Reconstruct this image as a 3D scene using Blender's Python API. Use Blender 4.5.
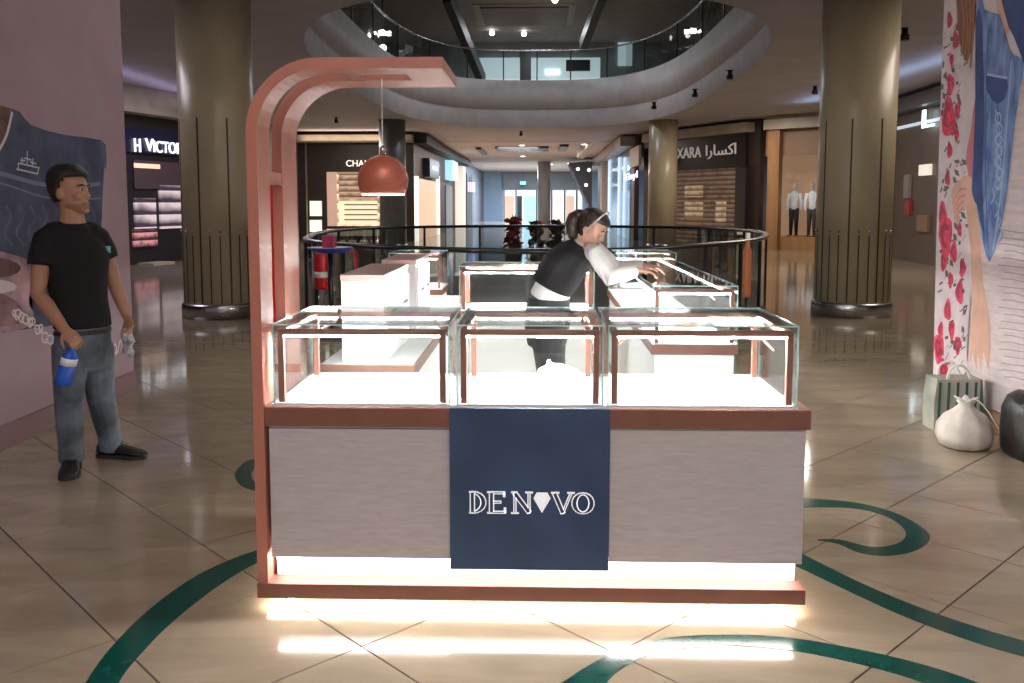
import bpy, bmesh, math, random
from mathutils import Vector, Matrix
random.seed(7)
SC = bpy.context.scene
COL = SC.collection
for o in list(bpy.data.objects):
    bpy.data.objects.remove(o, do_unlink=True)

# ------------------------------------------------------------------ camera
F, PX, PY, H = 890.0, 512.0, 285.0, 1.55
PITCH = math.atan((285 - 203) / F)
YAW = math.atan((538 - 512) / math.hypot(F, 82))
cd = bpy.data.cameras.new('camera')
cd.sensor_width = 36.0
cd.lens = F / 1024 * 36.0
cd.shift_y = -(341.5 - PY) / 1024
cd.clip_end = 300
cam = bpy.data.objects.new('camera', cd)
COL.objects.link(cam)
cam.location = (0, 0, H)
cam.rotation_euler = (math.pi / 2 - PITCH, 0, YAW)
SC.camera = cam
_f = Vector((-math.sin(YAW) * math.cos(PITCH), math.cos(YAW) * math.cos(PITCH), -math.sin(PITCH)))
_r = Vector((math.cos(YAW), math.sin(YAW), 0))
_u = _r.cross(_f)


def _ray(px, py):
    return _f + _r * ((px - PX) / F) - _u * ((py - PY) / F)


def W(px, py, Y):            # point seen at a pixel, on the plane y = Y
    d = _ray(px, py)
    return d * (Y / d.y) + Vector((0, 0, H))


def WX(px, py, X):           # on the plane x = X
    d = _ray(px, py)
    return d * (X / d.x) + Vector((0, 0, H))


def WZ(px, py, Z=0.0):       # on the plane z = Z
    d = _ray(px, py)
    return d * ((Z - H) / d.z) + Vector((0, 0, H))


# ------------------------------------------------------------------ world, view, big lights
SC.view_settings.view_transform = 'Standard'
SC.view_settings.look = 'None'
SC.view_settings.gamma = 1.0
SC.view_settings.use_curve_mapping = False
SC.view_settings.exposure = 0.0
wd = bpy.data.worlds.new('mall_ambient')
SC.world = wd
wd.use_nodes = True
wd.node_tree.nodes['Background'].inputs[0].default_value = (0.62, 0.56, 0.60, 1)
wd.node_tree.nodes['Background'].inputs[1].default_value = 0.35
CEIL = 4.4


def area(name, loc, size, power, color=(1, 1, 1), rot=(0, 0, 0), sy=None):
    l = bpy.data.lights.new(name, 'AREA')
    l.energy = power
    l.color = color
    l.size = size
    if sy:
        l.shape = 'RECTANGLE'
        l.size_y = sy
    o = bpy.data.objects.new(name, l)
    o.location = loc
    o.rotation_euler = rot
    COL.objects.link(o)
    return o


# unseen area lights at ceiling height, some added for brightness: over the near floor, over the far ring and in the corridor
for _x, _y, _sx, _sy, _p, _c in (
        (0.3, 0.2, 3.0, 1.6, 90, (1.0, 0.92, 0.84)), (0.0, -4.2, 5.0, 2.0, 260, (0.96, 0.94, 0.97)),  # the rear one is added to light upright faces
        (-2.2, 8.6, 1.8, 1.8, 24, (1.0, 0.92, 0.86)), (2.4, 8.9, 1.8, 1.8, 28, (1.0, 0.90, 0.80)),  # pair added before the columns to brighten them
        (-7.5, 12.0, 2.0, 2.0, 85, (0.95, 0.88, 1.0)), (6.9, 12.0, 2.0, 2.0, 95, (1.0, 0.88, 0.75)),
        (-7.2, 21.0, 2.0, 2.0, 150, (0.9, 0.84, 1.0)), (6.6, 20.0, 1.6, 2.0, 190, (1.0, 0.86, 0.72)),
        (-7.4, 31.5, 2.0, 2.0, 190, (1.0, 0.88, 0.75)), (6.2, 28.0, 1.4, 2.0, 150, (1.0, 0.86, 0.75)),
        (-1.0, 38.0, 3.0, 1.0, 190, (1.0, 0.82, 0.7))):
    area('ceiling_fill_light', (_x, _y, CEIL - 0.03), _sx, _p, _c, sy=_sy)
area('corridor_light', (-1.0, 48.0, CEIL - 0.05), 2.0, 1200, (1.0, 0.80, 0.68), sy=10)
area('corridor_light', (-1.0, 70.0, CEIL - 0.05), 2.0, 3000, (0.60, 0.78, 1.0), sy=10)
for _y in (30, 36, 42):
    area('upper_hall_light', (0.0, _y, 9.5), 1.2, 130, (0.90, 0.95, 1.0))
# cove lamps on top of the shop bulkheads, washing the ceiling
area('cove_light', (8.0, 19.0, 4.0), 0.3, 34, (0.45, 0.65, 1.0), rot=(math.pi, 0, 0.06), sy=14)
area('cove_light', (-9.1, 20.0, 4.0), 0.3, 16, (0.62, 0.55, 1.0), rot=(math.pi, 0, 0), sy=12)
area('cove_light', (-7.4, 35.3, 4.0), 4.0, 25, (1.0, 0.75, 0.6), rot=(math.pi, 0, 0), sy=0.3)

# ------------------------------------------------------------------ materials
_M = {}


def mat(name, col, rough=0.6, metal=0.0, var=0.0, scale=6.0, emit=None, estr=1.0, bump=0.0, bscale=60.0,
        col2=None, stretch=(1, 1, 1), spec=0.5, coat=0.0):
    if name in _M:
        return _M[name]
    m = bpy.data.materials.new(name)
    m.use_nodes = True
    nt = m.node_tree
    b = nt.nodes['Principled BSDF']
    b.inputs['Base Color'].default_value = (*col, 1)
    b.inputs['Roughness'].default_value = rough
    b.inputs['Metallic'].default_value = metal
    b.inputs['Specular IOR Level'].default_value = spec
    b.inputs['Coat Weight'].default_value = coat
    if emit:
        b.inputs['Emission Color'].default_value = (*emit, 1)
        b.inputs['Emission Strength'].default_value = estr
    tc = None
    if var or col2 or bump:
        tc = nt.nodes.new('ShaderNodeTexCoord')
        mp = nt.nodes.new('ShaderNodeMapping')
        mp.inputs['Scale'].default_value = stretch
        nt.links.new(tc.outputs['Object'], mp.inputs['Vector'])
    if var or col2:
        nz = nt.nodes.new('ShaderNodeTexNoise')
        nz.inputs['Scale'].default_value = scale
        nz.inputs['Detail'].default_value = 6
        nt.links.new(mp.outputs[0], nz.inputs['Vector'])
        rp = nt.nodes.new('ShaderNodeValToRGB')
        c2 = col2 or tuple(min(1, c * (1 + var)) for c in col)
        c1 = col if col2 else tuple(c * (1 - var) for c in col)
        rp.color_ramp.elements[0].position = 0.35
        rp.color_ramp.elements[1].position = 0.65
        rp.color_ramp.elements[0].color = (*c1, 1)
        rp.color_ramp.elements[1].color = (*c2, 1)
        nt.links.new(nz.outputs['Fac'], rp.inputs[0])
        nt.links.new(rp.outputs[0], b.inputs['Base Color'])
    if bump:
        n2 = nt.nodes.new('ShaderNodeTexNoise')
        n2.inputs['Scale'].default_value = bscale
        n2.inputs['Detail'].default_value = 4
        nt.links.new(mp.outputs[0], n2.inputs['Vector'])
        bp = nt.nodes.new('ShaderNodeBump')
        bp.inputs['Strength'].default_value = bump
        bp.inputs['Distance'].default_value = 0.01
        nt.links.new(n2.outputs['Fac'], bp.inputs['Height'])
        nt.links.new(bp.outputs[0], b.inputs['Normal'])
    _M[name] = m
    return m


def emis(name, col, s):
    return mat(name, tuple(c * 0.8 for c in col), 0.5, emit=col, estr=s)


def glass(name, tint=(0.95, 1, 0.99), refl=0.12, rough=0.02):
    if name in _M:
        return _M[name]
    m = bpy.data.materials.new(name)
    m.use_nodes = True
    nt = m.node_tree
    nt.nodes.clear()
    out = nt.nodes.new('ShaderNodeOutputMaterial')
    mix = nt.nodes.new('ShaderNodeMixShader')
    tr = nt.nodes.new('ShaderNodeBsdfTransparent')
    gl = nt.nodes.new('ShaderNodeBsdfGlossy')
    fr = nt.nodes.new('ShaderNodeFresnel')
    mul = nt.nodes.new('ShaderNodeMath')
    mul.operation = 'MULTIPLY'
    mul.inputs[1].default_value = refl * 8
    fr.inputs['IOR'].default_value = 1.45
    tr.inputs[0].default_value = (*tint, 1)
    gl.inputs['Roughness'].default_value = rough
    nt.links.new(fr.outputs[0], mul.inputs[0])
    nt.links.new(mul.outputs[0], mix.inputs[0])
    nt.links.new(tr.outputs[0], mix.inputs[1])
    nt.links.new(gl.outputs[0], mix.inputs[2])
    nt.links.new(mix.outputs[0], out.inputs[0])
    _M[name] = m
    return m


def floor_mat(name, tiled=False):
    m = mat(name, (0.40, 0.315, 0.235), 0.085)
    nt = m.node_tree
    b = nt.nodes['Principled BSDF']
    geo = nt.nodes.new('ShaderNodeNewGeometry')
    mp = nt.nodes.new('ShaderNodeMapping')
    mp.inputs['Scale'].default_value = (1.0, 3.2, 1.0)
    mp.inputs['Rotation'].default_value = (0, 0, 0.2)
    nt.links.new(geo.outputs['Position'], mp.inputs['Vector'])
    nz = nt.nodes.new('ShaderNodeTexNoise')
    nz.inputs['Scale'].default_value = 1.3
    nz.inputs['Detail'].default_value = 8
    nz.inputs['Roughness'].default_value = 0.62
    nz.inputs['Distortion'].default_value = 0.6
    nt.links.new(mp.outputs[0], nz.inputs['Vector'])
    rp = nt.nodes.new('ShaderNodeValToRGB')
    e = rp.color_ramp.elements
    e[0].position, e[0].color = 0.30, (0.275, 0.22, 0.155, 1)
    e[1].position, e[1].color = 0.72, (0.41, 0.33, 0.24, 1)
    nt.links.new(nz.outputs['Fac'], rp.inputs[0])
    src = rp.outputs[0]
    if tiled:
        mp2 = nt.nodes.new('ShaderNodeMapping')
        mp2.inputs['Rotation'].default_value = (0, 0, math.pi / 4)
        nt.links.new(geo.outputs['Position'], mp2.inputs['Vector'])
        br = nt.nodes.new('ShaderNodeTexBrick')
        br.offset = 0
        br.inputs['Scale'].default_value = 1.0
        br.inputs['Brick Width'].default_value = 0.62
        br.inputs['Row Height'].default_value = 0.62
        br.inputs['Mortar Size'].default_value = 0.004
        br.inputs['Color1'].default_value = (1, 1, 1, 1)
        br.inputs['Color2'].default_value = (0.93, 0.93, 0.93, 1)
        br.inputs['Mortar'].default_value = (0.3, 0.3, 0.3, 1)
        nt.links.new(mp2.outputs[0], br.inputs['Vector'])
        mx = nt.nodes.new('ShaderNodeMixRGB')
        mx.blend_type = 'MULTIPLY'
        mx.inputs[0].default_value = 1
        nt.links.new(src, mx.inputs[1])
        nt.links.new(br.outputs['Color'], mx.inputs[2])
        src = mx.outputs[0]
    nt.links.new(src, b.inputs['Base Color'])
    return m


M_TILE = floor_mat('beige_polished_tile')
M_FLOORFAR = floor_mat('beige_polished_floor', True)
M_JOINT = mat('dark_joint', (0.06, 0.045, 0.035), 0.8)
M_CEIL = mat('ceiling_paint', (0.48, 0.45, 0.47), 0.7, var=0.06, scale=1.5)
M_RING = mat('ring_plaster', (0.50, 0.45, 0.45), 0.6, var=0.08, scale=2)
M_HOARD = mat('pink_hoarding', (0.31, 0.215, 0.255), 0.55, var=0.05, scale=3)
M_MAUVE = mat('mauve_skirting', (0.20, 0.12, 0.13), 0.5)
M_BRONZE = mat('rose_bronze', (0.23, 0.098, 0.07), 0.42, metal=0.15, var=0.05, scale=12)
M_ROSE = mat('rose_paint', (0.45, 0.175, 0.125), 0.45, var=0.04, scale=5)
M_GREY = mat('grey_linen_laminate', (0.48, 0.445, 0.45), 0.6, var=0.07, scale=14, stretch=(1, 1, 7), bump=0.05)
M_NAVY = mat('navy_banner', (0.030, 0.064, 0.135), 0.6, var=0.18, scale=4)
M_WHITE = mat('white_laminate', (0.86, 0.84, 0.84), 0.4)
M_LED = emis('led_white', (1.0, 0.95, 0.90), 60)
M_ROWLED = emis('led_row', (1.0, 0.96, 0.95), 260)
M_CASELED = emis('led_showcase', (1.0, 0.96, 0.95), 620)
M_LEDLOW = emis('led_warm', (1.0, 0.94, 0.80), 60)
M_GLASS = glass('showcase_glass', (0.965, 0.99, 0.987), 0.08)
M_GEDGE = mat('glass_edge_teal', (0.55, 0.80, 0.78), 0.15, spec=0.8)
M_RGLASS = glass('railing_glass', (0.55, 0.62, 0.62), 0.10)
M_BLACK = mat('black_metal', (0.012, 0.012, 0.014), 0.35)
M_DARK = mat('dark_paint', (0.02, 0.018, 0.02), 0.5)
M_CHROME = mat('brushed_steel', (0.45, 0.45, 0.46), 0.25, metal=1.0)
M_COLUMN = mat('olive_stone', (0.44, 0.37, 0.25), 0.30, var=0.08, scale=3, stretch=(1, 1, 0.4))
M_GROOVE = mat('groove_brown', (0.045, 0.032, 0.02), 0.6)
M_GREEN = mat('green_inlay', (0.003, 0.062, 0.050), 0.14, var=0.15, scale=20)
M_LETTER = emis('white_letter', (0.95, 0.97, 1.0), 1.6)
M_TEXT = mat('white_print', (0.85, 0.85, 0.85), 0.5)

# ------------------------------------------------------------------ mesh helpers
ORG = {}


class MB:
    def __init__(s):
        s.v, s.f, s.m, s.sm = [], [], [], []

    def face(s, idx, mi=0, sm=False):
        s.f.append(tuple(idx)); s.m.append(mi); s.sm.append(sm)

    def quad(s, a, b, c, d, mi=0):
        n = len(s.v); s.v += [Vector(p) for p in (a, b, c, d)]
        s.face((n, n + 1, n + 2, n + 3), mi)
        return s

    def box(s, a, b, mi=0, side=None, thin=None):
        x0, y0, z0 = [min(a[i], b[i]) for i in range(3)]
        x1, y1, z1 = [max(a[i], b[i]) for i in range(3)]
        n = len(s.v)
        s.v += [Vector(p) for p in ((x0, y0, z0), (x1, y0, z0), (x1, y1, z0), (x0, y1, z0),
                                    (x0, y0, z1), (x1, y0, z1), (x1, y1, z1), (x0, y1, z1))]
        fs = [(0, 3, 2, 1), (4, 5, 6, 7), (0, 1, 5, 4), (1, 2, 6, 5), (2, 3, 7, 6), (3, 0, 4, 7)]
        ax = [2, 2, 1, 0, 1, 0]
        for f, k in zip(fs, ax):
            s.face([n + i for i in f], side if (side is not None and k != thin) else mi)
        return s

    def bar(s, p, q, w, h=None, mi=0, up=(0, 0, 1)):
        p, q = Vector(p), Vector(q)
        h = h or w
        d = (q - p).normalized()
        u = Vector(up)
        if abs(d.dot(u)) > 0.98:
            u = Vector((0, 1, 0))
        r = d.cross(u).normalized() * (w / 2)
        u = r.cross(d).normalized() * (h / 2)
        n = len(s.v)
        for c in (p, q):
            s.v += [c - r - u, c + r - u, c + r + u, c - r + u]
        for f in ((0, 3, 2, 1), (4, 5, 6, 7), (0, 1, 5, 4), (1, 2, 6, 5), (2, 3, 7, 6), (3, 0, 4, 7)):
            s.face([n + i for i in f], mi)
        return s

    def ring_loft(s, rings, cap=True, mi=0, closed=False, sm=True):
        n0 = len(s.v); k = len(rings[0])
        for r in rings:
            s.v += [Vector(p) for p in r]
        N = len(rings)
        for i in range(N if closed else N - 1):
            a, b = n0 + i * k, n0 + ((i + 1) % N) * k
            for j in range(k):
                s.face((a + j, a + (j + 1) % k, b + (j + 1) % k, b + j), mi, sm)
        if cap and not closed:
            s.face([n0 + j for j in reversed(range(k))], mi)
            s.face([n0 + (N - 1) * k + j for j in range(k)], mi)
        return s

    def tube(s, pts, rad, n=8, mi=0, cap=True, flat=1.0, closed=False):
        pts = [Vector(p) for p in pts]
        if not isinstance(rad, (list, tuple)):
            rad = [rad] * len(pts)
        rings = []
        prev = None
        N = len(pts)
        for i, p in enumerate(pts):
            if closed:
                t = pts[(i + 1) % N] - pts[i - 1]
            else:
                t = pts[min(i + 1, N - 1)] - pts[max(i - 1, 0)]
            t.normalize()
            if prev is None:
                a = Vector((0, 0, 1)) if abs(t.z) < 0.9 else Vector((1, 0, 0))
                r = t.cross(a).normalized()
            else:
                r = (prev - t * prev.dot(t)).normalized()
            prev = r
            u = r.cross(t)
            rings.append([p + (r * math.cos(2 * math.pi * j / n) + u * math.sin(2 * math.pi * j / n) * flat) * rad[i]
                          for j in range(n)])
        return s.ring_loft(rings, cap, mi, closed)

    def lathe(s, prof, c=(0, 0), n=24, mi=0, cap=True):
        rings = [[(c[0] + r * math.cos(2 * math.pi * j / n), c[1] + r * math.sin(2 * math.pi * j / n), z)
                  for j in range(n)] for r, z in prof]
        return s.ring_loft(rings, cap, mi)

    def ellipsoid(s, c, rx, ry, rz, M=None, n=12, k=8, mi=0):
        c = Vector(c)
        rings = []
        for i in range(k + 1):
            th = -math.pi / 2 + math.pi * i / k
            cr = max(math.cos(th), 0.02)
            ring = []
            for j in range(n):
                p = Vector((rx * cr * math.cos(2 * math.pi * j / n), ry * cr * math.sin(2 * math.pi * j / n),
                            rz * math.sin(th)))
                ring.append(c + (M @ p if M else p))
            rings.append(ring)
        return s.ring_loft(rings, True, mi)

    def prism(s, poly, off, mi=0):
        off = Vector(off)
        a = [Vector(p) for p in poly]
        n = len(s.v); k = len(a)
        s.v += a + [p + off for p in a]
        s.face([n + i for i in range(k)], mi)
        s.face([n + k + i for i in reversed(range(k))], mi)
        for i in range(k):
            s.face((n + (i + 1) % k, n + i, n + k + i, n + k + (i + 1) % k), mi)
        return s

    def mesh(s, name, mats, org=Vector()):
        me = bpy.data.meshes.new(name)
        me.from_pydata([tuple(p - org) for p in s.v], [], s.f)
        for m in mats:
            me.materials.append(m)
        me.polygons.foreach_set('material_index', s.m)
        me.polygons.foreach_set('use_smooth', s.sm)
        bm = bmesh.new(); bm.from_mesh(me)
        bmesh.ops.recalc_face_normals(bm, faces=bm.faces)
        bm.to_mesh(me); bm.free()
        me.update()
        return me

    def build(s, name, mats, parent=None, org=None, bevel=0):
        if not isinstance(mats, (list, tuple)):
            mats = [mats]
        if org is None:
            org = ORG.get(parent.name, Vector()) if parent else Vector()
        org = Vector(org)
        o = bpy.data.objects.new(name, s.mesh(name, mats, org))
        COL.objects.link(o)
        if parent:
            o.parent = parent
        else:
            o.location = org
        ORG[o.name] = org
        if bevel:
            bv = o.modifiers.new('bevel', 'BEVEL')
            bv.width = bevel; bv.segments = 2; bv.limit_method = 'ANGLE'
        return o


def tag(o, label=None, cat=None, group=None, kind=None):
    if label: o['label'] = label
    if cat: o['category'] = cat
    if group: o['group'] = group
    if kind: o['kind'] = kind
    return o


def thing(name, loc, label, cat, group=None):
    o = bpy.data.objects.new(name, None)
    COL.objects.link(o)
    o.location = loc
    o.empty_display_size = 0.1
    ORG[o.name] = Vector(loc)
    return tag(o, label, cat, group)


def struct(name, mb, mats, parent=None):
    o = mb.build(name, mats, parent)
    if not parent:
        o['kind'] = 'structure'
    return o


def copy_tree(o, parent=None):
    c = o.copy()
    COL.objects.link(c)
    ORG[c.name] = ORG.get(o.name, Vector())
    c.parent = parent
    for ch in list(o.children):
        copy_tree(ch, c)
    return c


def remesh(mb, name, mats, voxel=0.008, smooth=4, org=Vector(), parent=None):
    me = mb.mesh(name, mats)
    t = bpy.data.objects.new('tmp_remesh', me)
    COL.objects.link(t)
    m = t.modifiers.new('r', 'REMESH'); m.mode = 'VOXEL'; m.voxel_size = voxel; m.use_smooth_shade = True
    s = t.modifiers.new('s', 'SMOOTH'); s.iterations = smooth; s.factor = 0.5
    dg = bpy.context.evaluated_depsgraph_get()
    me2 = bpy.data.meshes.new_from_object(t.evaluated_get(dg))
    bpy.data.objects.remove(t, do_unlink=True)
    me2.materials.clear()
    for mm in mats:
        me2.materials.append(mm)
    me2.transform(Matrix.Translation(-Vector(org)))
    me2.name = name
    o = bpy.data.objects.new(name, me2)
    COL.objects.link(o)
    if parent:
        o.parent = parent
    else:
        o.location = org
    ORG[o.name] = Vector(org)
    return o


def catmull(pts, n=8, closed=False):
    P = [Vector(p) for p in pts]
    N = len(P)
    out = []
    for i in range(N if closed else N - 1):
        if closed:
            a, b, c, d = P[i - 1], P[i], P[(i + 1) % N], P[(i + 2) % N]
        else:
            a, b, c, d = P[max(i - 1, 0)], P[i], P[i + 1], P[min(i + 2, N - 1)]
        for k in range(n):
            t = k / n
            out.append(0.5 * ((2 * b) + (c - a) * t + (2 * a - 5 * b + 4 * c - d) * t * t + (3 * b - a - 3 * c + d) * t ** 3))
    if not closed:
        out.append(P[-1])
    return out


def text_obj(name, s, origin, right, up, height, m, parent=None, depth=0.01, align='LEFT', width=None):
    """flat lettering standing on a surface: origin, right and up vectors give its plane"""
    cu = bpy.data.curves.new(name, 'FONT')
    cu.body = s
    cu.size = 1.0
    cu.extrude = 0.0
    cu.align_x = align
    t = bpy.data.objects.new('tmp_text', cu)
    COL.objects.link(t)
    dg = bpy.context.evaluated_depsgraph_get()
    me = bpy.data.meshes.new_from_object(t.evaluated_get(dg))
    bpy.data.objects.remove(t, do_unlink=True)
    me.name = name
    xs = [v.co.x for v in me.vertices] or [0, 1]
    sx = height / 0.72
    k = (width / max(1e-6, (max(xs) - min(xs)))) if width else sx
    r, u = Vector(right).normalized(), Vector(up).normalized()
    nrm = r.cross(u)
    org = ORG.get(parent.name, Vector()) if parent else Vector(origin)
    x0 = min(xs) if width and align == 'LEFT' else 0
    for v in me.vertices:
        v.co = Vector(origin) + r * ((v.co.x - x0) * k) + u * (v.co.y * sx) + nrm * depth - org
    me.materials.append(m)
    o = bpy.data.objects.new(name, me)
    COL.objects.link(o)
    if parent:
        o.parent = parent
    else:
        o.location = org
    ORG[o.name] = org
    sol = o.modifiers.new('thick', 'SOLIDIFY')
    sol.thickness = depth * 0.9
    sol.offset = -1
    return o

# ================================================================== STRUCTURE
# the floor void behind the kiosk (an oval cut in the floor with a glass balustrade round it)
VOID = catmull([(-3.35, 13.4, 0), (-3.0, 11.9, 0), (-2.3, 10.75, 0), (-1.3, 9.85, 0), (-0.1, 9.35, 0), (0.9, 9.6, 0),
                (1.95, 10.75, 0), (2.8, 12.1, 0), (3.4, 13.8, 0), (3.7, 15.6, 0), (3.3, 17.6, 0), (1.8, 18.9, 0), (0, 19.3, 0),
                (-1.8, 18.9, 0), (-3.2, 17.6, 0), (-3.6, 15.4, 0)], 6, True)
VC = Vector((0, 14.4, 0))


def scale_loop(loop, off):
    return [p + (p - VC).normalized() * off for p in loop]


def slab_with_hole(loop, x0, x1, y0, y1, z):
    """flat plate x0..x1 by y0..y1 with the loop cut out"""
    mb = MB()
    c = sum(loop, Vector()) / len(loop)
    ang = lambda p: math.atan2(p.y - c.y, p.x - c.x)
    pts = [(Vector((p.x, p.y, z)), ang(p)) for p in loop]
    outer = []
    for p, a in pts:
        d = Vector((math.cos(a), math.sin(a), 0))
        t = 1e9
        if d.x > 1e-9: t = min(t, (x1 - c.x) / d.x)
        if d.x < -1e-9: t = min(t, (x0 - c.x) / d.x)
        if d.y > 1e-9: t = min(t, (y1 - c.y) / d.y)
        if d.y < -1e-9: t = min(t, (y0 - c.y) / d.y)
        q = c + d * t
        outer.append(Vector((q.x, q.y, z)))
    n = len(pts)
    for i in range(n):
        j = (i + 1) % n
        a, b = outer[i], outer[j]
        q = [pts[i][0], a]
        for cx, cy in ((x0, y0), (x1, y0), (x1, y1), (x0, y1)):
            if (abs(a.x - cx) < 1e-6) != (abs(b.x - cx) < 1e-6) and (abs(a.y - cy) < 1e-6) != (abs(b.y - cy) < 1e-6) \
                    and (abs(a.x - cx) < 1e-6 or abs(a.y - cy) < 1e-6) and (abs(b.x - cx) < 1e-6 or abs(b.y - cy) < 1e-6):
                q.append(Vector((cx, cy, z)))
        q += [b, pts[j][0]]
        k = len(mb.v)
        mb.v += q
        mb.face(range(k, k + len(q)))
    return mb


TY = 9.0            # tiles are laid one by one up to here
U0, UP, V0, VP = 1.67, 0.612, 1.895, 0.645
fl = slab_with_hole(VOID, -14, 14, 8.0, 41, 0.0)
fl.quad((-14, 41, 0), (14, 41, 0), (14, 86, 0), (-14, 86, 0))
fl.quad((-14, -7, 0.0), (14, -7, 0.0), (14, 1.1, 0.0), (-14, 1.1, 0.0))
fl.quad((-14, 1.1, 0.0), (-3.9, 1.1, 0.0), (-3.9, 8.0, 0.0), (-14, 8.0, 0.0))
fl.quad((3.5, 1.1, 0.0), (14, 1.1, 0.0), (14, 8.0, 0.0), (3.5, 8.0, 0.0))
floor_o = struct('floor', fl, M_FLOORFAR)
struct('floor_bed', MB().box((-5.2, 0.4, -0.06), (4.8, 8.8, -0.005)), M_JOINT)
G = 0.0036
tm = MB().box((-UP / 2 + G, -VP / 2 + G, -0.01), (UP / 2 - G, VP / 2 - G, 0.0002))
tme = tm.mesh('tile', [M_TILE])
S2 = math.sqrt(0.5)
for i in range(-14, 30):
    for j in range(-14, 30):
        u, v = U0 + (i + 0.5) * UP, V0 + (j + 0.5) * VP
        x, y = (u - v) * S2, (u + v) * S2
        if -4.35 < x < 3.95 and 0.6 < y < 8.55:
            t = bpy.data.objects.new('tile', tme)
            COL.objects.link(t)
            t.location = (x, y, 0)
            t.rotation_euler = (0, 0, math.pi / 4)
            t.parent = floor_o
# side skirt of the void and the floor of the level below
vo = MB()
n = len(VOID)
lo = [p + Vector((0, 0, -0.9)) for p in VOID]
vo.ring_loft([VOID, lo], cap=False)
struct('trim_1', vo, M_RING)
struct('floor_lower', MB().quad((-9, 5, -5.2), (9, 5, -5.2), (9, 26, -5.2), (-9, 26, -5.2)), M_FLOORFAR)

# ceiling with the great oval opening
NE = 96


def ell(off, z):             # rounded oval, a little squarer than an ellipse
    out = []
    for i in range(NE):
        a = 2 * math.pi * i / NE
        c_, s_ = math.cos(a), math.sin(a)
        k_ = (abs(c_) ** 3 + abs(s_) ** 3) ** (-1 / 3)
        out.append(Vector((-0.05 + (4.62 + off) * c_ * k_, 23.2 + (10.8 + off) * s_ * k_, z)))
    return out


ELL = ell(0, CEIL)
ce = slab_with_hole(ELL, -14, 14, -7, 42, CEIL)
struct('ceiling', ce, M_CEIL)


fa = MB()
fa.ring_loft([ell(0, CEIL), ell(0, 4.95), ell(0.06, 5.0), ell(0.06, 5.08), ell(0, 5.12), ell(0, 5.7), ell(0.05, 5.75), ell(0.05, 6.15), ell(0.6, 6.15)], cap=False)
struct('trim_2', fa, M_RING)
up = MB()
up.ring_loft([ell(0.05, 6.14), ell(9, 6.14)], cap=False)
struct('floor_upper', up, M_FLOORFAR)
# upper storey beyond the opening
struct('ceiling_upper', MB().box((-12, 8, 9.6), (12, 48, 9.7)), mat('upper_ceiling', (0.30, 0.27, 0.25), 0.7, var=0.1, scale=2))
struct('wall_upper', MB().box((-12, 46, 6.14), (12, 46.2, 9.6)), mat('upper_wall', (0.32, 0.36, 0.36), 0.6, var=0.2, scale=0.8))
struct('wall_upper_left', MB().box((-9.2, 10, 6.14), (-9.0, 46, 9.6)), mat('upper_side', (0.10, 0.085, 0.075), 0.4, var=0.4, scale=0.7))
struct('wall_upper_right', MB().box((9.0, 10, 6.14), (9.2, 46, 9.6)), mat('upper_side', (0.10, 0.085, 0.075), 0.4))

# corridor beyond
struct('ceiling_corridor', MB().box((-14, 42, CEIL - 0.02), (14, 84, CEIL + 0.1)), mat('corridor_ceiling', (0.62, 0.53, 0.50), 0.7, var=0.06))
struct('wall_back', MB().box((-14, 82, 0), (14, 82.3, CEIL)), mat('blue_grey_wall', (0.38, 0.46, 0.56), 0.6, var=0.06))

# hoardings either side
HL, HLY = -3.385, 7.28
HR, HRY = 3.10, 6.98
struct('wall_left', MB().box((HL - 0.12, -4, 0), (HL, HLY, CEIL)), M_HOARD)
struct('baseboard_left', MB().box((HL, -4, 0), (HL + 0.02, HLY, 0.15)).box((HL + 0.02, -4, 0), (HL + 0.026, HLY, 0.012)), M_MAUVE)
struct('wall_right', MB().box((HR, -4, 0), (HR + 0.25, HRY, CEIL)), mat('cream_hoarding', (0.62, 0.56, 0.56), 0.5))
struct('baseboard_right', MB().box((HR - 0.012, -4, 0), (HR, HRY, 0.15)), mat('brown_plinth', (0.30, 0.19, 0.12), 0.4))
# dark back walls that close the hall behind the shops
struct('wall_side_left', MB().box((-14, -6, 0), (-13.8, 84, CEIL)), M_DARK)
struct('wall_side_right', MB().box((13.8, -6, 0), (14, 84, CEIL)), M_DARK)

# ================================================================== COLUMNS


def big_column(cx, cy, r, label, phase):
    t = thing('column', (cx, cy, 0), label, 'column', 'large round stone columns')
    MB().lathe([(r, 0.19), (r, CEIL)], (cx, cy), 48).build('shaft', M_COLUMN, t)
    MB().lathe([(r + 0.035, 0), (r + 0.035, 0.17), (r + 0.02, 0.2), (r, 0.2)], (cx, cy), 48).build('base_ring', M_CHROME, t)
    gm = {}

    def strip(a, z0, z1, w, nm):
        mb = MB()
        c, s = math.cos(a), math.sin(a)
        p = Vector((cx + (r - 0.004) * c, cy + (r - 0.004) * s, 0))
        tv = Vector((-s, c, 0)) * w
        nv = Vector((c, s, 0)) * 0.007
        mb.prism([p - tv + Vector((0, 0, z0)), p + tv + Vector((0, 0, z0)), p + tv + Vector((0, 0, z1)), p - tv + Vector((0, 0, z1))], nv)
        return mb.build(nm, M_GROOVE, t)
    for k in range(8):
        a = math.atan2(-cy, -cx) + math.radians(phase) + k * math.pi / 4
        strip(a, 0.21, 2.66, 0.011, 'groove')
        for d in (-0.26, 0.26):
            strip(a + d, 0.21, 1.12, 0.008, 'groove')
            aa = a + d
            MB().ellipsoid((cx + r * math.cos(aa), cy + r * math.sin(aa), 1.17), 0.02, 0.02, 0.02, n=8, k=4).build('stud', M_CHROME, t)
    return t


big_column(-4.36, 12.1, 0.49, 'olive stone column nearest the man in the black shirt', -30)
big_column(4.38, 12.5, 0.50, 'olive stone column beside the floral fashion poster', -7)


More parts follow.
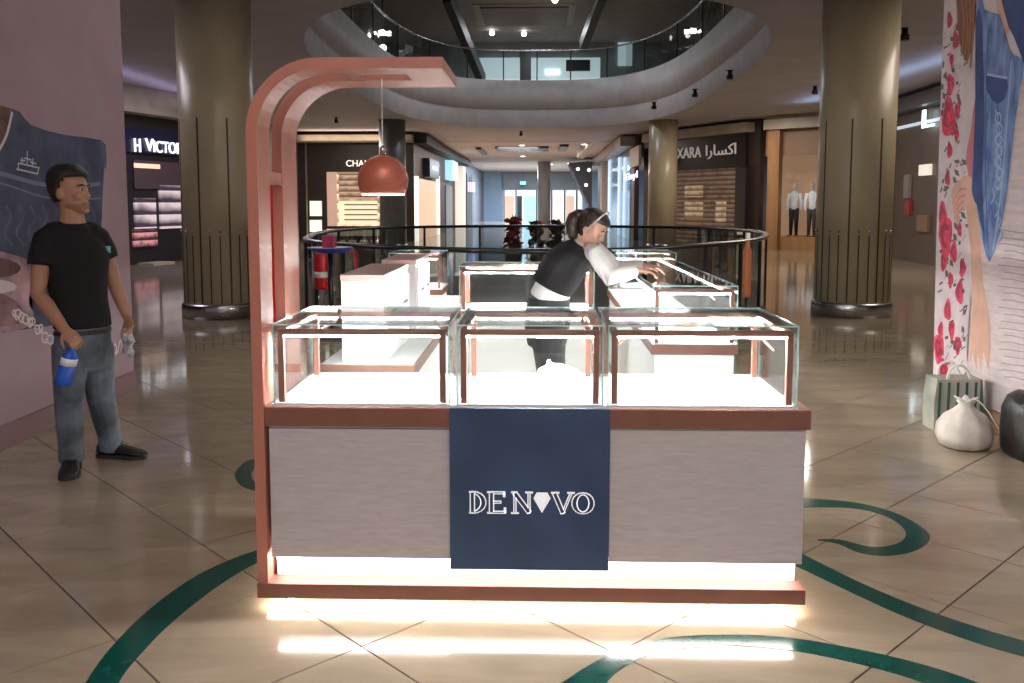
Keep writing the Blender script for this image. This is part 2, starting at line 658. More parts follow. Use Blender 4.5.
def far_column(cx, cy, r, label, m, square=False):
    t = thing('far_column', (cx, cy, 0), label, 'column', 'distant columns')
    if square:
        MB().box((cx - r, cy - r, 0.12), (cx + r, cy + r, CEIL)).build('shaft', m, t, bevel=0.05)
        MB().box((cx - r - 0.03, cy - r - 0.03, 0), (cx + r + 0.03, cy + r + 0.03, 0.12)).build('base_ring', M_CHROME, t)
    else:
        MB().lathe([(r, 0.12), (r, CEIL)], (cx, cy), 32).build('shaft', m, t)
        MB().lathe([(r + 0.03, 0), (r + 0.03, 0.12)], (cx, cy), 32).build('base_ring', M_CHROME, t)
    return t


far_column(-5.05, 31.0, 0.46, 'grey column behind the pendant lamp', mat('grey_column', (0.16, 0.17, 0.16), 0.4, var=0.1))
far_column(4.36, 31.5, 0.50, 'tall olive column left of the black arabic shop sign', M_COLUMN)
far_column(0.42, 62, 0.45, 'pale column in the corridor beside the green exit sign', mat('pale_column', (0.5, 0.5, 0.5), 0.3))
far_column(4.05, 52, 0.42, 'tan pillar at the right side of the far corridor', mat('tan_pillar', (0.42, 0.33, 0.24), 0.5), True)

# ================================================================== BALUSTRADES


def balustrade(name, label, loop, z0, z1, hr, step, railmat, i0=0, i1=None, closed=True, gm=None):
    t = thing(name, tuple(loop[0]), label, 'railing')
    N = len(loop)
    idx = list(range(N)) if closed else list(range(i0, i1))
    pts = [loop[i % N] for i in idx]
    zz = lambda p, z: Vector((p.x, p.y, z))
    MB().tube([zz(p, z1) for p in pts], hr, 8, closed=closed, flat=0.55).build('handrail', railmat, t)
    k = 0
    posts = list(range(0, len(pts) - (0 if closed else 1), step))
    for a in posts:
        b = a + step
        if not closed:
            b = min(b, len(pts) - 1)
        seg = [pts[j % len(pts)] for j in range(a, b + 1)]
        mb = MB()
        for s_, e_ in zip(seg[:-1], seg[1:]):
            mb.quad(zz(s_, z0 + 0.06), zz(e_, z0 + 0.06), zz(e_, z1 - 0.03), zz(s_, z1 - 0.03))
        mb.build('glass_panel', gm or M_RGLASS, t)
        p = seg[0]
        MB().bar(zz(p, z0), zz(p, z1), 0.045, 0.025).build('post', M_BLACK, t)
    return t


rail_loop = scale_loop(VOID, 0.10)
balustrade('balustrade', 'curved glass balustrade with black handrail behind the kiosk', rail_loop, 0, 1.05, 0.055, 4,
           mat('handrail_black', (0.015, 0.013, 0.014), 0.25))
balustrade('upper_balustrade', 'glass balustrade round the upper floor opening', ell(0.12, 6.15), 6.15, 7.25, 0.05, 4, M_CHROME, gm=glass('upper_railing_glass', (0.75, 0.82, 0.82), 0.04))

# ================================================================== FAR RING / CORRIDOR SHOPS
UPV = Vector((0, 0, 1))


class Front:
    """a shop front standing on the floor line p0 -> p1 (seen from the hall)"""

    def __init__(s, name, p0, p1, label, cat='shopfront'):
        s.p0, s.p1 = Vector((*p0, 0)), Vector((*p1, 0))
        s.r = (s.p1 - s.p0).normalized()
        s.L = (s.p1 - s.p0).length
        s.n = s.r.cross(UPV)                # towards the hall
        s.t = thing(name, tuple(s.p0), label, cat)

    def at(s, a, z, d=0.0):
        return s.p0 + s.r * a + UPV * z + s.n * d

    def px(s, px, py):                      # (along, z) of a pixel on this front
        d = _ray(px, py)
        c = Vector((0, 0, H))
        k = (s.p0 - c).dot(s.n) / d.dot(s.n)
        q = c + d * k
        return (q - s.p0).dot(s.r), q.z

    def panel(s, a0, a1, z0, z1, m, nm, d0=0.0, d1=0.05, parent=None):
        mb = MB()
        mb.prism([s.at(a0, z0, d0), s.at(a1, z0, d0), s.at(a1, z1, d0), s.at(a0, z1, d0)], s.n * (d1 - d0))
        return mb.build(nm, m, parent or s.t)

    def pxpanel(s, x0, y0, x1, y1, m, nm, d0=0.0, d1=0.05, parent=None):
        a0, z1 = s.px(x0, y0)
        a1, z0 = s.px(x1, y1)
        return s.panel(a0, a1, max(z0, 0.0), z1, m, nm, d0, d1, parent)

    def text(s, txt, x0, x1, yb, yt, m, nm='sign_lettering'):
        a0, z0 = s.px(x0, yb)
        a1, _ = s.px(x1, yb)
        _, z1 = s.px((x0 + x1) / 2, yt)
        _, zb = s.px((x0 + x1) / 2, yb)
        o = text_obj(nm, txt, s.at(a0, zb, 0.12), s.r, UPV, z1 - zb, m, s.t, depth=0.04, width=a1 - a0)
        return o


def stripes(name, c1, c2, scale, emit=0.0, vertical=False, noise=3.0):
    """horizontal slats or racks of goods too far to tell apart"""
    if name in _M:
        return _M[name]
    m = mat(name, c1, 0.5)
    nt = m.node_tree
    b = nt.nodes['Principled BSDF']
    geo = nt.nodes.new('ShaderNodeNewGeometry')
    sp = nt.nodes.new('ShaderNodeSeparateXYZ')
    nt.links.new(geo.outputs['Position'], sp.inputs[0])
    mu = nt.nodes.new('ShaderNodeMath'); mu.operation = 'MULTIPLY'; mu.inputs[1].default_value = scale
    nt.links.new(sp.outputs['X' if vertical else 'Z'], mu.inputs[0])
    fr = nt.nodes.new('ShaderNodeMath'); fr.operation = 'FRACT'
    nt.links.new(mu.outputs[0], fr.inputs[0])
    nz = nt.nodes.new('ShaderNodeTexNoise'); nz.inputs['Scale'].default_value = noise
    nt.links.new(geo.outputs['Position'], nz.inputs['Vector'])
    ad = nt.nodes.new('ShaderNodeMath'); ad.operation = 'MULTIPLY'
    nt.links.new(fr.outputs[0], ad.inputs[0]); nt.links.new(nz.outputs['Fac'], ad.inputs[1])
    rp = nt.nodes.new('ShaderNodeValToRGB')
    rp.color_ramp.elements[0].position = 0.12; rp.color_ramp.elements[0].color = (*c1, 1)
    rp.color_ramp.elements[1].position = 0.42; rp.color_ramp.elements[1].color = (*c2, 1)
    nt.links.new(ad.outputs[0], rp.inputs[0])
    nt.links.new(rp.outputs[0], b.inputs['Base Color'])
    if emit:
        nt.links.new(rp.outputs[0], b.inputs['Emission Color'])
        b.inputs['Emission Strength'].default_value = emit
    return m


M_STONE = mat('shop_pier_stone', (0.34, 0.29, 0.22), 0.4, var=0.1, scale=2)
M_WOOD = mat('shop_pier_wood', (0.36, 0.20, 0.09), 0.4, var=0.2, scale=3, stretch=(1, 1, 0.2))
M_SHADE = mat('shop_dark_panel', (0.022, 0.02, 0.024), 0.35)
M_NAVYSIGN = mat('shop_navy_panel', (0.012, 0.012, 0.05), 0.3)
M_WARMLIT = stripes('warm_racks', (0.35, 0.22, 0.13), (1.0, 0.82, 0.55), 2.6, 0.75)
M_SHUT = stripes('roller_shutter', (0.10, 0.06, 0.04), (0.36, 0.24, 0.16), 6.0, 0.12)
M_COOLLIT = stripes('lit_racks_cool', (0.06, 0.035, 0.06), (0.85, 0.72, 0.72), 3.2, 0.5, noise=1.2)
M_PEACH = emis('peach_interior', (1.0, 0.66, 0.46), 0.5)
M_CYAN = emis('cyan_screen', (0.45, 0.85, 1.0), 0.9)
M_BLUEGL = mat('blue_glass_front', (0.10, 0.22, 0.36), 0.15, emit=(0.2, 0.45, 0.8), estr=0.18)

# -- left: navy fronted shop whose sign is cut by the column
s = Front('lingerie_shopfront', (-10.6, 20.6), (-9.2, 25.6), 'navy shopfront with white VICTOR lettering behind the man')
s.panel(-0.6, s.L + 0.4, 0, CEIL, M_SHADE, 'back_wall', -0.3, 0)
s.panel(-0.6, s.L + 0.4, 3.75, CEIL, M_STONE, 'bulkhead', 0.0, 0.5)
s.pxpanel(118, 127, 192, 157, M_NAVYSIGN, 'sign_fascia', 0.0, 0.1)
s.text('H', 130, 136, 152, 138, M_LETTER)
s.text('V', 141, 149, 151, 138, M_LETTER)
s.text('ICTORIA', 149.5, 186, 153.5, 142, M_LETTER)
s.pxpanel(132, 160, 192, 190, mat('shutter_mauve', (0.10, 0.065, 0.075), 0.5), 'shutter', 0.0, 0.05)
s.pxpanel(132, 163, 158, 169, emis('warm_strip', (1.0, 0.7, 0.5), 0.8), 'light_strip', 0.05, 0.07)
s.pxpanel(133, 198, 155, 228, M_COOLLIT, 'goods_display', 0.0, 0.06)
s.pxpanel(158, 185, 180, 228, M_COOLLIT, 'goods_display', 0.0, 0.06)
s.pxpanel(132, 230, 156, 246, stripes('red_goods', (0.05, 0.02, 0.03), (0.8, 0.35, 0.35), 5, 0.5, noise=5), 'goods_display', 0.0, 0.06)
s.pxpanel(137, 263, 159, 268, mat('pale_step', (0.5, 0.45, 0.35), 0.5), 'step', 0.0, 0.5)
# dark wall from there round to the next shop
struct('wall_ring_left', MB().box((-9.9, 25.6, 0), (-9.7, 36.2, CEIL)), mat('ring_wall', (0.16, 0.13, 0.12), 0.5))

# -- left: brown fronted shop behind the pendant lamp
s = Front('perfume_shopfront', (-9.8, 36), (-5.0, 36), 'dark brown shopfront with CHA lettering behind the pendant lamp')
s.panel(0, s.L, 0, CEIL, mat('dark_brown_front', (0.035, 0.022, 0.018), 0.4), 'back_wall', -0.2, 0)
s.panel(0, s.L, 3.95, CEIL - 0.15, M_STONE, 'bulkhead', 0.0, 0.5)
s.pxpanel(306, 140, 309, 262, M_STONE, 'pier', 0.0, 0.2)
s.text('CHAN', 347, 371, 166.5, 160, emis('cream_letter', (1, 0.92, 0.8), 1.2))
s.pxpanel(327, 172, 380, 226, M_WARMLIT, 'lit_window', 0.0, 0.06)
s.pxpanel(327, 172, 338, 226, mat('lit_column_pattern', (0.62, 0.42, 0.36), 0.5, emit=(0.8, 0.5, 0.4), estr=0.4), 'window_banner', 0.06, 0.09)
s.pxpanel(339, 174, 378, 199, stripes('brick_pattern', (0.25, 0.14, 0.09), (0.75, 0.55, 0.4), 4.5, 0.3, noise=6), 'lattice_panel', 0.06, 0.09)
s.pxpanel(339, 201, 378, 224, emis('cream_shutter', (1.0, 0.85, 0.58), 0.8), 'cream_panel', 0.06, 0.09)
for y in (204, 209, 214, 219):
    s.pxpanel(345, y, 378, y + 1.2, mat('shelf_brown', (0.3, 0.2, 0.12), 0.5), 'shelf', 0.09, 0.14)
s.pxpanel(310, 201, 322, 216, emis('white_poster_lit', (1.0, 0.95, 0.85), 0.9), 'lit_poster', 0.0, 0.06)
s.pxpanel(310, 220, 322, 232, emis('white_poster_lit', (1.0, 0.95, 0.85), 0.9), 'lit_poster', 0.0, 0.06)
s.pxpanel(327, 229, 380, 236, emis('warm_base', (1.0, 0.8, 0.5), 0.6), 'lit_base', 0.0, 0.06)
for k in range(5):
    s.pxpanel(327 + 11 * k, 240, 335 + 11 * k, 275, emis('warm_base', (1.0, 0.8, 0.5), 0.6), 'lit_base', 0.0, 0.06)

# -- left side of the corridor
XL = -5.0
s = Front('corridor_shopfront', (XL, 36.25), (XL, 47), 'peach lit shopfront on the left of the far corridor')
s.panel(0, s.L, 0, CEIL, mat('dark_front', (0.05, 0.04, 0.04), 0.5), 'back_wall', -0.2, 0)
s.panel(0.0, s.L, 3.95, CEIL - 0.1, M_DARK, 'bulkhead', 0.0, 0.5)
s.pxpanel(416, 178, 436, 262, M_PEACH, 'lit_interior', 0.0, 0.05)
s.pxpanel(414, 176, 416.5, 262, emis('cream_letter', (1, 0.92, 0.8), 1.2), 'door_frame', 0.0, 0.12)
s.pxpanel(436, 176, 438, 262, emis('cream_letter', (1, 0.92, 0.8), 1.2), 'door_frame', 0.0, 0.12)
s.pxpanel(423, 158, 433, 179, M_SHADE, 'sign_box', 0.0, 0.3)
s.pxpanel(426, 166, 431, 171, M_LETTER, 'lit_logo_bar', 0.3, 0.32)
s = Front('cyan_shopfront', (XL, 47), (XL, 60), 'shop with cyan lit sign on the left of the far corridor')
s.panel(0, s.L, 0, CEIL, mat('dark_front', (0.05, 0.04, 0.04), 0.5), 'back_wall', -0.2, 0)
s.panel(0, s.L, 4.0, CEIL - 0.1, M_DARK, 'bulkhead', 0.0, 0.5)
s.pxpanel(445, 160, 451, 181, M_CYAN, 'sign_box', 0.0, 0.4)
s.pxpanel(445, 185, 452, 250, mat('shop_gloom', (0.12, 0.16, 0.22), 0.3), 'window', 0.0, 0.05)
s.pxpanel(455, 166, 458, 250, emis('white_pier', (1.0, 0.95, 0.88), 0.5), 'pier', 0.0, 0.5)
s = Front('purple_shopfront', (XL, 60), (XL, 82), 'dark shopfront with a purple sign at the corridor end')
s.panel(0, s.L, 0, CEIL, mat('grey_front', (0.16, 0.15, 0.17), 0.5), 'back_wall', -0.2, 0)
s.pxpanel(466, 172, 472, 240, M_SHADE, 'window', 0.0, 0.05)
s.pxpanel(467, 182, 469.5, 192, emis('purple_sign', (0.65, 0.5, 1.0), 1.5), 'sign_box', 0.05, 0.4)

# -- end of the corridor
s = Front('corridor_end_shopfront', (-4.9, 81.95), (4.2, 81.95), 'bright glazed shop entrance at the end of the corridor')
s.pxpanel(503, 172, 582, 190, mat('grey_header', (0.28, 0.28, 0.30), 0.5), 'header', 0.0, 0.3)
s.pxpanel(503, 190, 582, 222, emis('white_interior', (0.95, 0.97, 1.0), 0.75), 'lit_interior', 0.0, 0.02)
for a, b, m in ((505, 514, M_PEACH), (517, 522, M_SHADE), (524, 536, M_CYAN), (552, 562, emis('pink_interior', (1.0, 0.78, 0.7), 0.7)), (566, 574, M_PEACH)):
    s.pxpanel(a, 196, b, 222, m, 'display', 0.02, 0.06)
for a in (503.5, 515.5, 536, 551, 564, 576):
    s.pxpanel(a, 190, a + 1.2, 222, M_SHADE, 'mullion', 0.06, 0.2)
e = thing('exit_sign', tuple(W(523, 186, 80)), 'small green lit exit sign hanging at the end of the corridor', 'sign')
c = W(523, 183, 80)
MB().box(c - Vector((0.28, 0.03, 0.16)), c + Vector((0.28, 0.03, 0.16))).build('housing', M_SHADE, e)
MB().box(c - Vector((0.25, 0.04, 0.13)), c + Vector((0.25, 0.032, 0.13))).build('face', emis('exit_green', (0.25, 1.0, 0.75), 1.6), e)
MB().bar(c + Vector((0, 0, 0.16)), Vector((c.x, c.y, CEIL - 0.02)), 0.03).build('hanger', M_SHADE, e)

# lights and coffers in the corridor ceiling
CDL = ['nearest round downlight in the middle of the corridor ceiling', 'second round downlight in the middle of the corridor ceiling', 'round downlight above the pale corridor column', 'nearest round downlight at the right edge of the corridor ceiling', 'small downlight in front of the dark escalator underside']
for i, (x, y) in enumerate(((522, 145), (523, 156), (551, 164), (584, 144), (569, 163))):
    p = WZ(x, y, CEIL - 0.04)
    if p.y > 81: p.y = 78
    d = thing('corridor_downlight', tuple(p), CDL[i], 'light', 'corridor downlights')
    MB().lathe([(0.16, p.z - 0.02), (0.16, p.z + 0.02)], (p.x, p.y), 12).build('rim', M_CHROME, d)
    MB().lathe([(0.13, p.z - 0.03), (0.13, p.z - 0.02)], (p.x, p.y), 12).build('lens', emis('downlight', (1, 0.95, 0.85), 9), d)
for i, (x0, y0, x1, y1, lb) in enumerate(((476, 148, 487, 154, 'small dark speaker box'), (495, 147, 548, 150, 'long dark slot'), (560, 145, 566, 150, 'small dark vent'))):
    a, b = WZ(x0, y0, CEIL - 0.06), WZ(x1, y1, CEIL - 0.06)
    g = MB().box((a.x, b.y, CEIL - 0.14), (b.x, a.y, CEIL - 0.03)).build('ceiling_slot', M_SHADE)
    tag(g, lb + ' in the far corridor ceiling', 'vent')

# -- right side of the corridor
XR = 4.0
s = Front('blue_shopfront', (XR, 60), (XR, 37.4), 'shop with blue glazed front on the right of the far corridor')
s.panel(0, s.L, 0, CEIL, mat('brown_front', (0.11, 0.08, 0.07), 0.5), 'back_wall', -0.2, 0)
s.panel(3, s.L, 3.9, CEIL - 0.1, M_STONE, 'bulkhead', 0.0, 0.6)
for a in (606, 611, 616, 621, 626):
    s.pxpanel(a, 158, a + 4, 245, M_BLUEGL, 'pane', 0.0, 0.04)
for a in (610, 620, 625.5):
    s.pxpanel(a, 158, a + 0.9, 245, emis('pale_mullion', (0.6, 0.8, 1.0), 0.7), 'mullion', 0.04, 0.1)
s.pxpanel(632, 150, 641, 165, mat('cream_panel', (0.5, 0.42, 0.33), 0.5), 'upper_panel', 0.0, 0.1)
s.text('Elayl', 629, 641, 179, 172, emis('lilac_sign', (0.75, 0.65, 1.0), 1.6))
# dark sloping soffit (the underside of an escalator) with three lamps
e = thing('escalator_soffit', tuple(W(589, 215, 56)), 'dark sloping escalator underside with small lamps at the corridor end', 'escalator')
pl = [W(569, 163, 56), W(592, 161, 56), W(592, 212, 56)]
MB().prism(pl, (0, 3.0, 0)).build('truss', mat('slate_dark', (0.07, 0.08, 0.11), 0.5), e)
for x, y in ((578, 169), (589, 170), (586, 185)):
    c = W(x, y, 55.97)
    MB().ellipsoid(c, 0.1, 0.05, 0.1, n=8, k=4).build('lamp', emis('small_lamp', (1, 0.95, 0.9), 5), e)
g = MB().prism([W(577, 158, 45), W(603, 131, 40), W(606, 133, 40), W(583, 159, 45)], (0, 0.2, 0.35)).build('ceiling_bulkhead', mat('pale_edge', (0.55, 0.48, 0.42), 0.5), org=W(590, 150, 43))
tag(g, 'pale slanted ceiling edge above the right of the corridor', 'bulkhead')

# -- right: XARA
s = Front('xara_shopfront', (4.3, 36.6), (7.5, 30.6), 'black fronted shop with XARA and arabic lettering and a roller shutter')
s.panel(0, s.L, 0, CEIL, mat('dark_brown_front', (0.035, 0.022, 0.018), 0.4), 'back_wall', -0.2, 0)
s.panel(0.4, s.L - 0.3, 3.95, CEIL - 0.12, M_STONE, 'bulkhead', 0.0, 0.4)
s.pxpanel(660, 137, 748, 167, mat('xara_black', (0.008, 0.007, 0.008), 0.3), 'sign_fascia', 0.0, 0.12)
M_XTXT = emis('grey_letter', (0.8, 0.75, 0.68), 0.22)
s.text('XARA', 680, 704, 158, 147, M_XTXT)
s.text('\uFE8D\uFEAD\uFE8E\uFEB4\uFEDB\uFE8D', 709, 739, 155, 144, M_XTXT, 'arabic_lettering')
s.pxpanel(664, 171, 738, 262, M_SHUT, 'roller_shutter', 0.0, 0.05)
s.pxpanel(686, 186, 704, 197, stripes('shutter_print', (0.25, 0.16, 0.1), (0.75, 0.6, 0.4), 5, 0.25, noise=4), 'shutter_print', 0.05, 0.06)
s.pxpanel(717, 200, 727, 222, stripes('shutter_print', (0.25, 0.16, 0.1), (0.75, 0.6, 0.4), 5, 0.25, noise=4), 'shutter_print', 0.05, 0.06)
s.pxpanel(686, 202, 704, 218, stripes('shutter_print', (0.25, 0.16, 0.1), (0.75, 0.6, 0.4), 5, 0.25, noise=4), 'shutter_print', 0.05, 0.06)
s.pxpanel(740, 168, 748, 262, M_SHADE, 'pier', 0.0, 0.2)

# -- right: wood framed shop with mannequins in the window
s = Front('fashion_shopfront', (7.62, 30.3), (10.6, 27.6), 'wood framed fashion shop window with mannequins left of the column')
s.panel(0, s.L, 0, CEIL, mat('brown_front2', (0.10, 0.065, 0.045), 0.5), 'back_wall', -1.6, -1.5)
s.panel(0.1, s.L, 3.95, CEIL - 0.12, M_STONE, 'bulkhead', 0.0, 0.4)
s.panel(0, s.L, 3.1, 3.95, mat('tan_fascia', (0.24, 0.155, 0.09), 0.5), 'fascia', -0.02, 0.02)
s.pxpanel(772, 130, 780, 258, M_WOOD, 'pier', 0.0, 0.25)
s.pxpanel(822, 130, 832, 258, M_WOOD, 'pier', 0.0, 0.25)
a0, _ = s.px(780, 200); a1, _ = s.px(822, 200)
s.panel(a0, a1, 0.0, 0.45, M_WOOD, 'window_platform', -1.2, 0.02)
s.panel(a0 - 0.9, a1 + 2.0, 0.0, 3.4, mat('glow_backdrop', (0.42, 0.26, 0.17), 0.5, emit=(0.6, 0.35, 0.2), estr=0.45), 'backdrop', -1.3, -1.25)  # glow in the backdrop stands in for interior window lighting
s.panel(a0, a1, 0.45, 3.1, glass('shop_glass', (0.9, 0.92, 0.92), 0.06), 'window_pane', 0.0, 0.01)
FW = s


def mannequin(px, pyt, pyb, label, top, bottom):
    d = _ray(px, 210)
    k_ = (FW.p0 - FW.n * 0.6 - Vector((0, 0, H))).dot(FW.n) / d.dot(FW.n)
    b = d * k_
    b.z = 0.45
    h = 1.78
    t = thing('mannequin', tuple(b), label, 'mannequin', 'mannequins in the shop window')
    P = lambda x, z: b + FW.r * x + Vector((0, 0, z * h))
    MB().tube([P(0, .84), P(0, .88), P(0, .93), P(0, .98), P(0, 1.0)], [.05, .065, .085, .07, .02], 10).build('head', M_WHITE, t)
    mb = MB().tube([P(0, .5), P(0, .6), P(0, .7), P(0, .8), P(0, .84)], [.15, .13, .17, .19, .06], 10, flat=0.65)
    for sx in (-1, 1):
        mb.tube([P(.2 * sx, .8), P(.25 * sx, .64), P(.24 * sx, .48)], [.05, .045, .035], 8)
    mb.build('top', top, t)
    mb = MB()
    for sx in (-1, 1):
        mb.tube([P(.08 * sx, .52), P(.09 * sx, .28), P(.1 * sx, .02)], [.1, .075, .05], 8)
    mb.build('trousers', bottom, t)
    MB().lathe([(0.2, b.z), (0.2, b.z + 0.03)], (b.x, b.y), 16).build('base_plate', M_CHROME, t)
    return t


mannequin(794, 190, 238, 'white mannequin in pale top and dark trousers in the shop window', mat('pale_top', (0.7, 0.7, 0.75), 0.7, emit=(0.7, 0.7, 0.75), estr=0.3), mat('dark_trouser', (0.03, 0.03, 0.035), 0.7))  # top glows faintly in place of light falling on it
mannequin(812, 182, 232, 'taller white mannequin in white shirt nearest the olive column', mat('white_top', (0.85, 0.85, 0.85), 0.7, emit=(0.8, 0.8, 0.85), estr=0.4), mat('grey_trouser', (0.16, 0.13, 0.12), 0.7))  # faint glow put into the shirt to brighten it

# -- right: dark shop with a lit L behind the big column
s = Front('dark_shopfront', (9.9, 25.8), (9.4, 9.0), 'dark shopfront with a lit white letter L beside the floral poster')
s.panel(0, s.L, 0, CEIL, mat('brown_front3', (0.10, 0.075, 0.06), 0.35, var=0.2, scale=0.8), 'back_wall', -0.2, 0)
s.panel(0, s.L, 3.95, CEIL - 0.12, mat('dark_bulkhead', (0.05, 0.045, 0.05), 0.4), 'bulkhead', 0.0, 0.4)
s.panel(0, s.L, 3.55, 3.62, emis('cool_strip', (0.7, 0.85, 1.0), 0.6), 'light_strip', 0.0, 0.08)
s.text('L', 928, 940, 127, 108, emis('letter_l', (0.75, 0.98, 1.0), 3.0))
for a, b, c2, d2, m in ((907, 175, 911, 198, mat('grey_goods', (0.3, 0.28, 0.27), 0.5)), (908, 200, 912, 215, mat('red_goods2', (0.35, 0.05, 0.06), 0.5)), (922, 165, 932, 175, emis('cream_goods', (1, .92, .8), 0.6)), (920, 215, 930, 232, mat('tan_goods', (0.25, 0.16, 0.1), 0.5))):
    s.pxpanel(a, b, c2, d2, m, 'displayed_item', 0.0, 0.08)

# ================================================================== UPPER STOREY DETAIL
M_BEAM = mat('upper_beam_dark', (0.012, 0.012, 0.014), 0.4)
for p, q, lb in ((W(447, -4, 34), W(482, 80, 41), 'dark inclined beam at the left of the upper opening'), (W(602, -6, 34), W(583, 46, 40), 'dark inclined beam at the right of the upper opening')):
    tag(MB().bar(p, q, 0.32, 0.5).build('upper_beam', M_BEAM, org=q), lb, 'beam')
u = thing('upper_shop', (0, 45.9, 6.14), 'bright lit shop interior on the upper floor', 'shopfront')
def upanel(x0, y0, x1, y1, m, nm, Y=45.9):
    a, b = W(x0, y0, Y), W(x1, y1, Y)
    MB().box((a.x, Y - 0.05, b.z), (b.x, Y, a.z)).build(nm, m, u)
M_UPLIT = emis('upper_white', (0.78, 0.95, 1.0), 0.42)
upanel(476, 58, 524, 84, M_UPLIT, 'lit_panel')
upanel(531, 58, 600, 84, M_UPLIT, 'lit_panel')
upanel(520, 50, 531, 84, M_SHADE, 'pier', 45.8)
upanel(545, 69, 560, 75, emis('upper_bright', (0.9, 1, 1), 1.2), 'bright_sign', 45.8)
upanel(566, 60, 590, 71, M_DARK, 'dark_counter', 45.8)
upanel(618, 38, 632, 66, emis('upper_pane', (0.6, 0.75, 0.8), 0.45), 'window_pane')
up_c = thing('upper_ceiling_coffer', (0, 38, 9.6), 'brown recessed coffer in the upper ceiling', 'coffer')
a, b = WZ(480, 8, 9.5), WZ(566, 25, 9.5)
MB().box((a.x, a.y, 9.48), (b.x, b.y, 9.6)).build('panel', mat('brown_coffer', (0.13, 0.075, 0.05), 0.5), up_c)
MB().box((a.x - .3, a.y - .3, 9.54), (b.x + .3, b.y + .3, 9.6)).build('frame', mat('pale_frame', (0.34, 0.31, 0.28), 0.5), up_c)
USL = ['bright spotlight at the very top of the upper hall', 'right one of two bright spotlights below the brown coffer', 'left one of two bright spotlights below the brown coffer', 'small spotlight at the left of the upper opening']
for i, (x, y) in enumerate(((555, 0), (524, 34), (492, 33), (383, 48))):
    p = WZ(x, y, 9.45) if x != 383 else W(x, y, 30)
    d = thing('upper_spotlight', tuple(p), USL[i], 'light', 'upper spotlights')
    MB().ellipsoid(p, 0.12, 0.12, 0.12, n=10, k=6).build('bulb', emis('spot_bulb', (1, 0.96, 0.9), 10), d)
    MB().bar(p, (p.x, p.y, 9.6), 0.04).build('stem', M_BLACK, d)
SPL = ['rightmost of three dark spotlights along the right of the oval opening', 'middle of three dark spotlights along the right of the oval opening', 'dark spotlight just above the olive column left of the arabic sign', 'dark spotlight in the middle of the ceiling before the corridor', 'dark spotlight between the right column and the floral poster', 'dark spotlight right of the grey column behind the pendant lamp', 'dark spotlight on the ceiling inside the curve of the rose arch', 'dark spotlight just left of the large right column']
for i, (x, y) in enumerate(((730, 70), (695, 89), (654, 102), (521, 131), (905, 28), (402, 131), (336, 117), (815, 86))):
    p = WZ(x, y, CEIL)
    d = thing('ceiling_spotlight', tuple(p), SPL[i], 'light', 'small ceiling spotlights')
    MB().lathe([(0.05, p.z - 0.0), (0.05, p.z - 0.10), (0.075, p.z - 0.11), (0.075, p.z - 0.2)], (p.x, p.y), 10).build('body', M_BLACK, d)
    MB().lathe([(0.09, p.z - 0.012), (0.09, p.z)], (p.x, p.y), 10).build('mount', M_CHROME, d)

# ================================================================== FLOOR INLAYS


def inlay(label, poly):
    c = WZ(*poly[0])
    pts = [WZ(x, y) for x, y in poly]
    pts = catmull(pts, 4, True)
    me = MB()
    bmx = bmesh.new()
    vs = [bmx.verts.new((p.x - c.x, p.y - c.y, 0.0)) for p in pts]
    f = bmx.faces.new(vs)
    f.normal_update()
    if f.normal.z < 0: f.normal_flip()
    r = bmesh.ops.extrude_face_region(bmx, geom=[f])
    for v in r['geom']:
        if isinstance(v, bmesh.types.BMVert): v.co.z += 0.0012
    bmesh.ops.triangulate(bmx, faces=bmx.faces)
    bmesh.ops.recalc_face_normals(bmx, faces=bmx.faces)
    m = bpy.data.meshes.new('floor_inlay'); bmx.to_mesh(m); bmx.free()
    m.materials.append(M_GREEN)
    o = bpy.data.objects.new('floor_inlay', m); COL.objects.link(o)
    o.location = (c.x, c.y, 0.0004)
    tag(o, label, 'floor inlay', 'green scroll inlays in the floor')


inlay('dark green curved floor stripe running under the left of the kiosk',
      [(60, 730), (85, 684), (110, 649), (150, 609), (200, 574), (255, 551), (300, 541), (300, 552), (260, 562), (220, 585), (175, 620), (140, 655), (118, 684), (98, 730)])
inlay('small dark green ring of floor inlay left of the kiosk',
      [(275, 457), (258, 458), (244, 463), (235, 474), (240, 485), (256, 491), (275, 492), (275, 486), (262, 485), (253, 480), (252, 472), (260, 466), (275, 464)])
inlay('dark green hook shaped floor scroll right of the kiosk',
      [(790, 499), (850, 502), (895, 513), (925, 530), (929, 541), (915, 551), (888, 556), (860, 553), (838, 544), (817, 540), (840, 540), (870, 547), (893, 545), (905, 538), (903, 528), (885, 516), (850, 508), (790, 507)])
inlay('long dark green floor stripe sweeping right from the kiosk corner',
      [(770, 538), (804, 555), (850, 578), (900, 600), (960, 622), (1024, 641), (1090, 655), (1090, 673), (1024, 657), (970, 641), (905, 617), (850, 592), (804, 570), (770, 553)])
inlay('dark green arched floor stripe in front of the kiosk',
      [(530, 715), (562, 684), (590, 665), (625, 648), (670, 638), (720, 635), (780, 637), (850, 648), (920, 664), (980, 684), (1040, 712), (985, 712), (925, 684), (870, 667), (800, 652), (740, 646), (690, 648), (650, 655), (622, 669), (606, 684), (590, 715)])

# ================================================================== KIOSK
YF = 3.27


def stack(t, parts):
    for nm, a, b, m, bev in parts:
        MB().box(a, b).build(nm, m, t, bevel=bev)


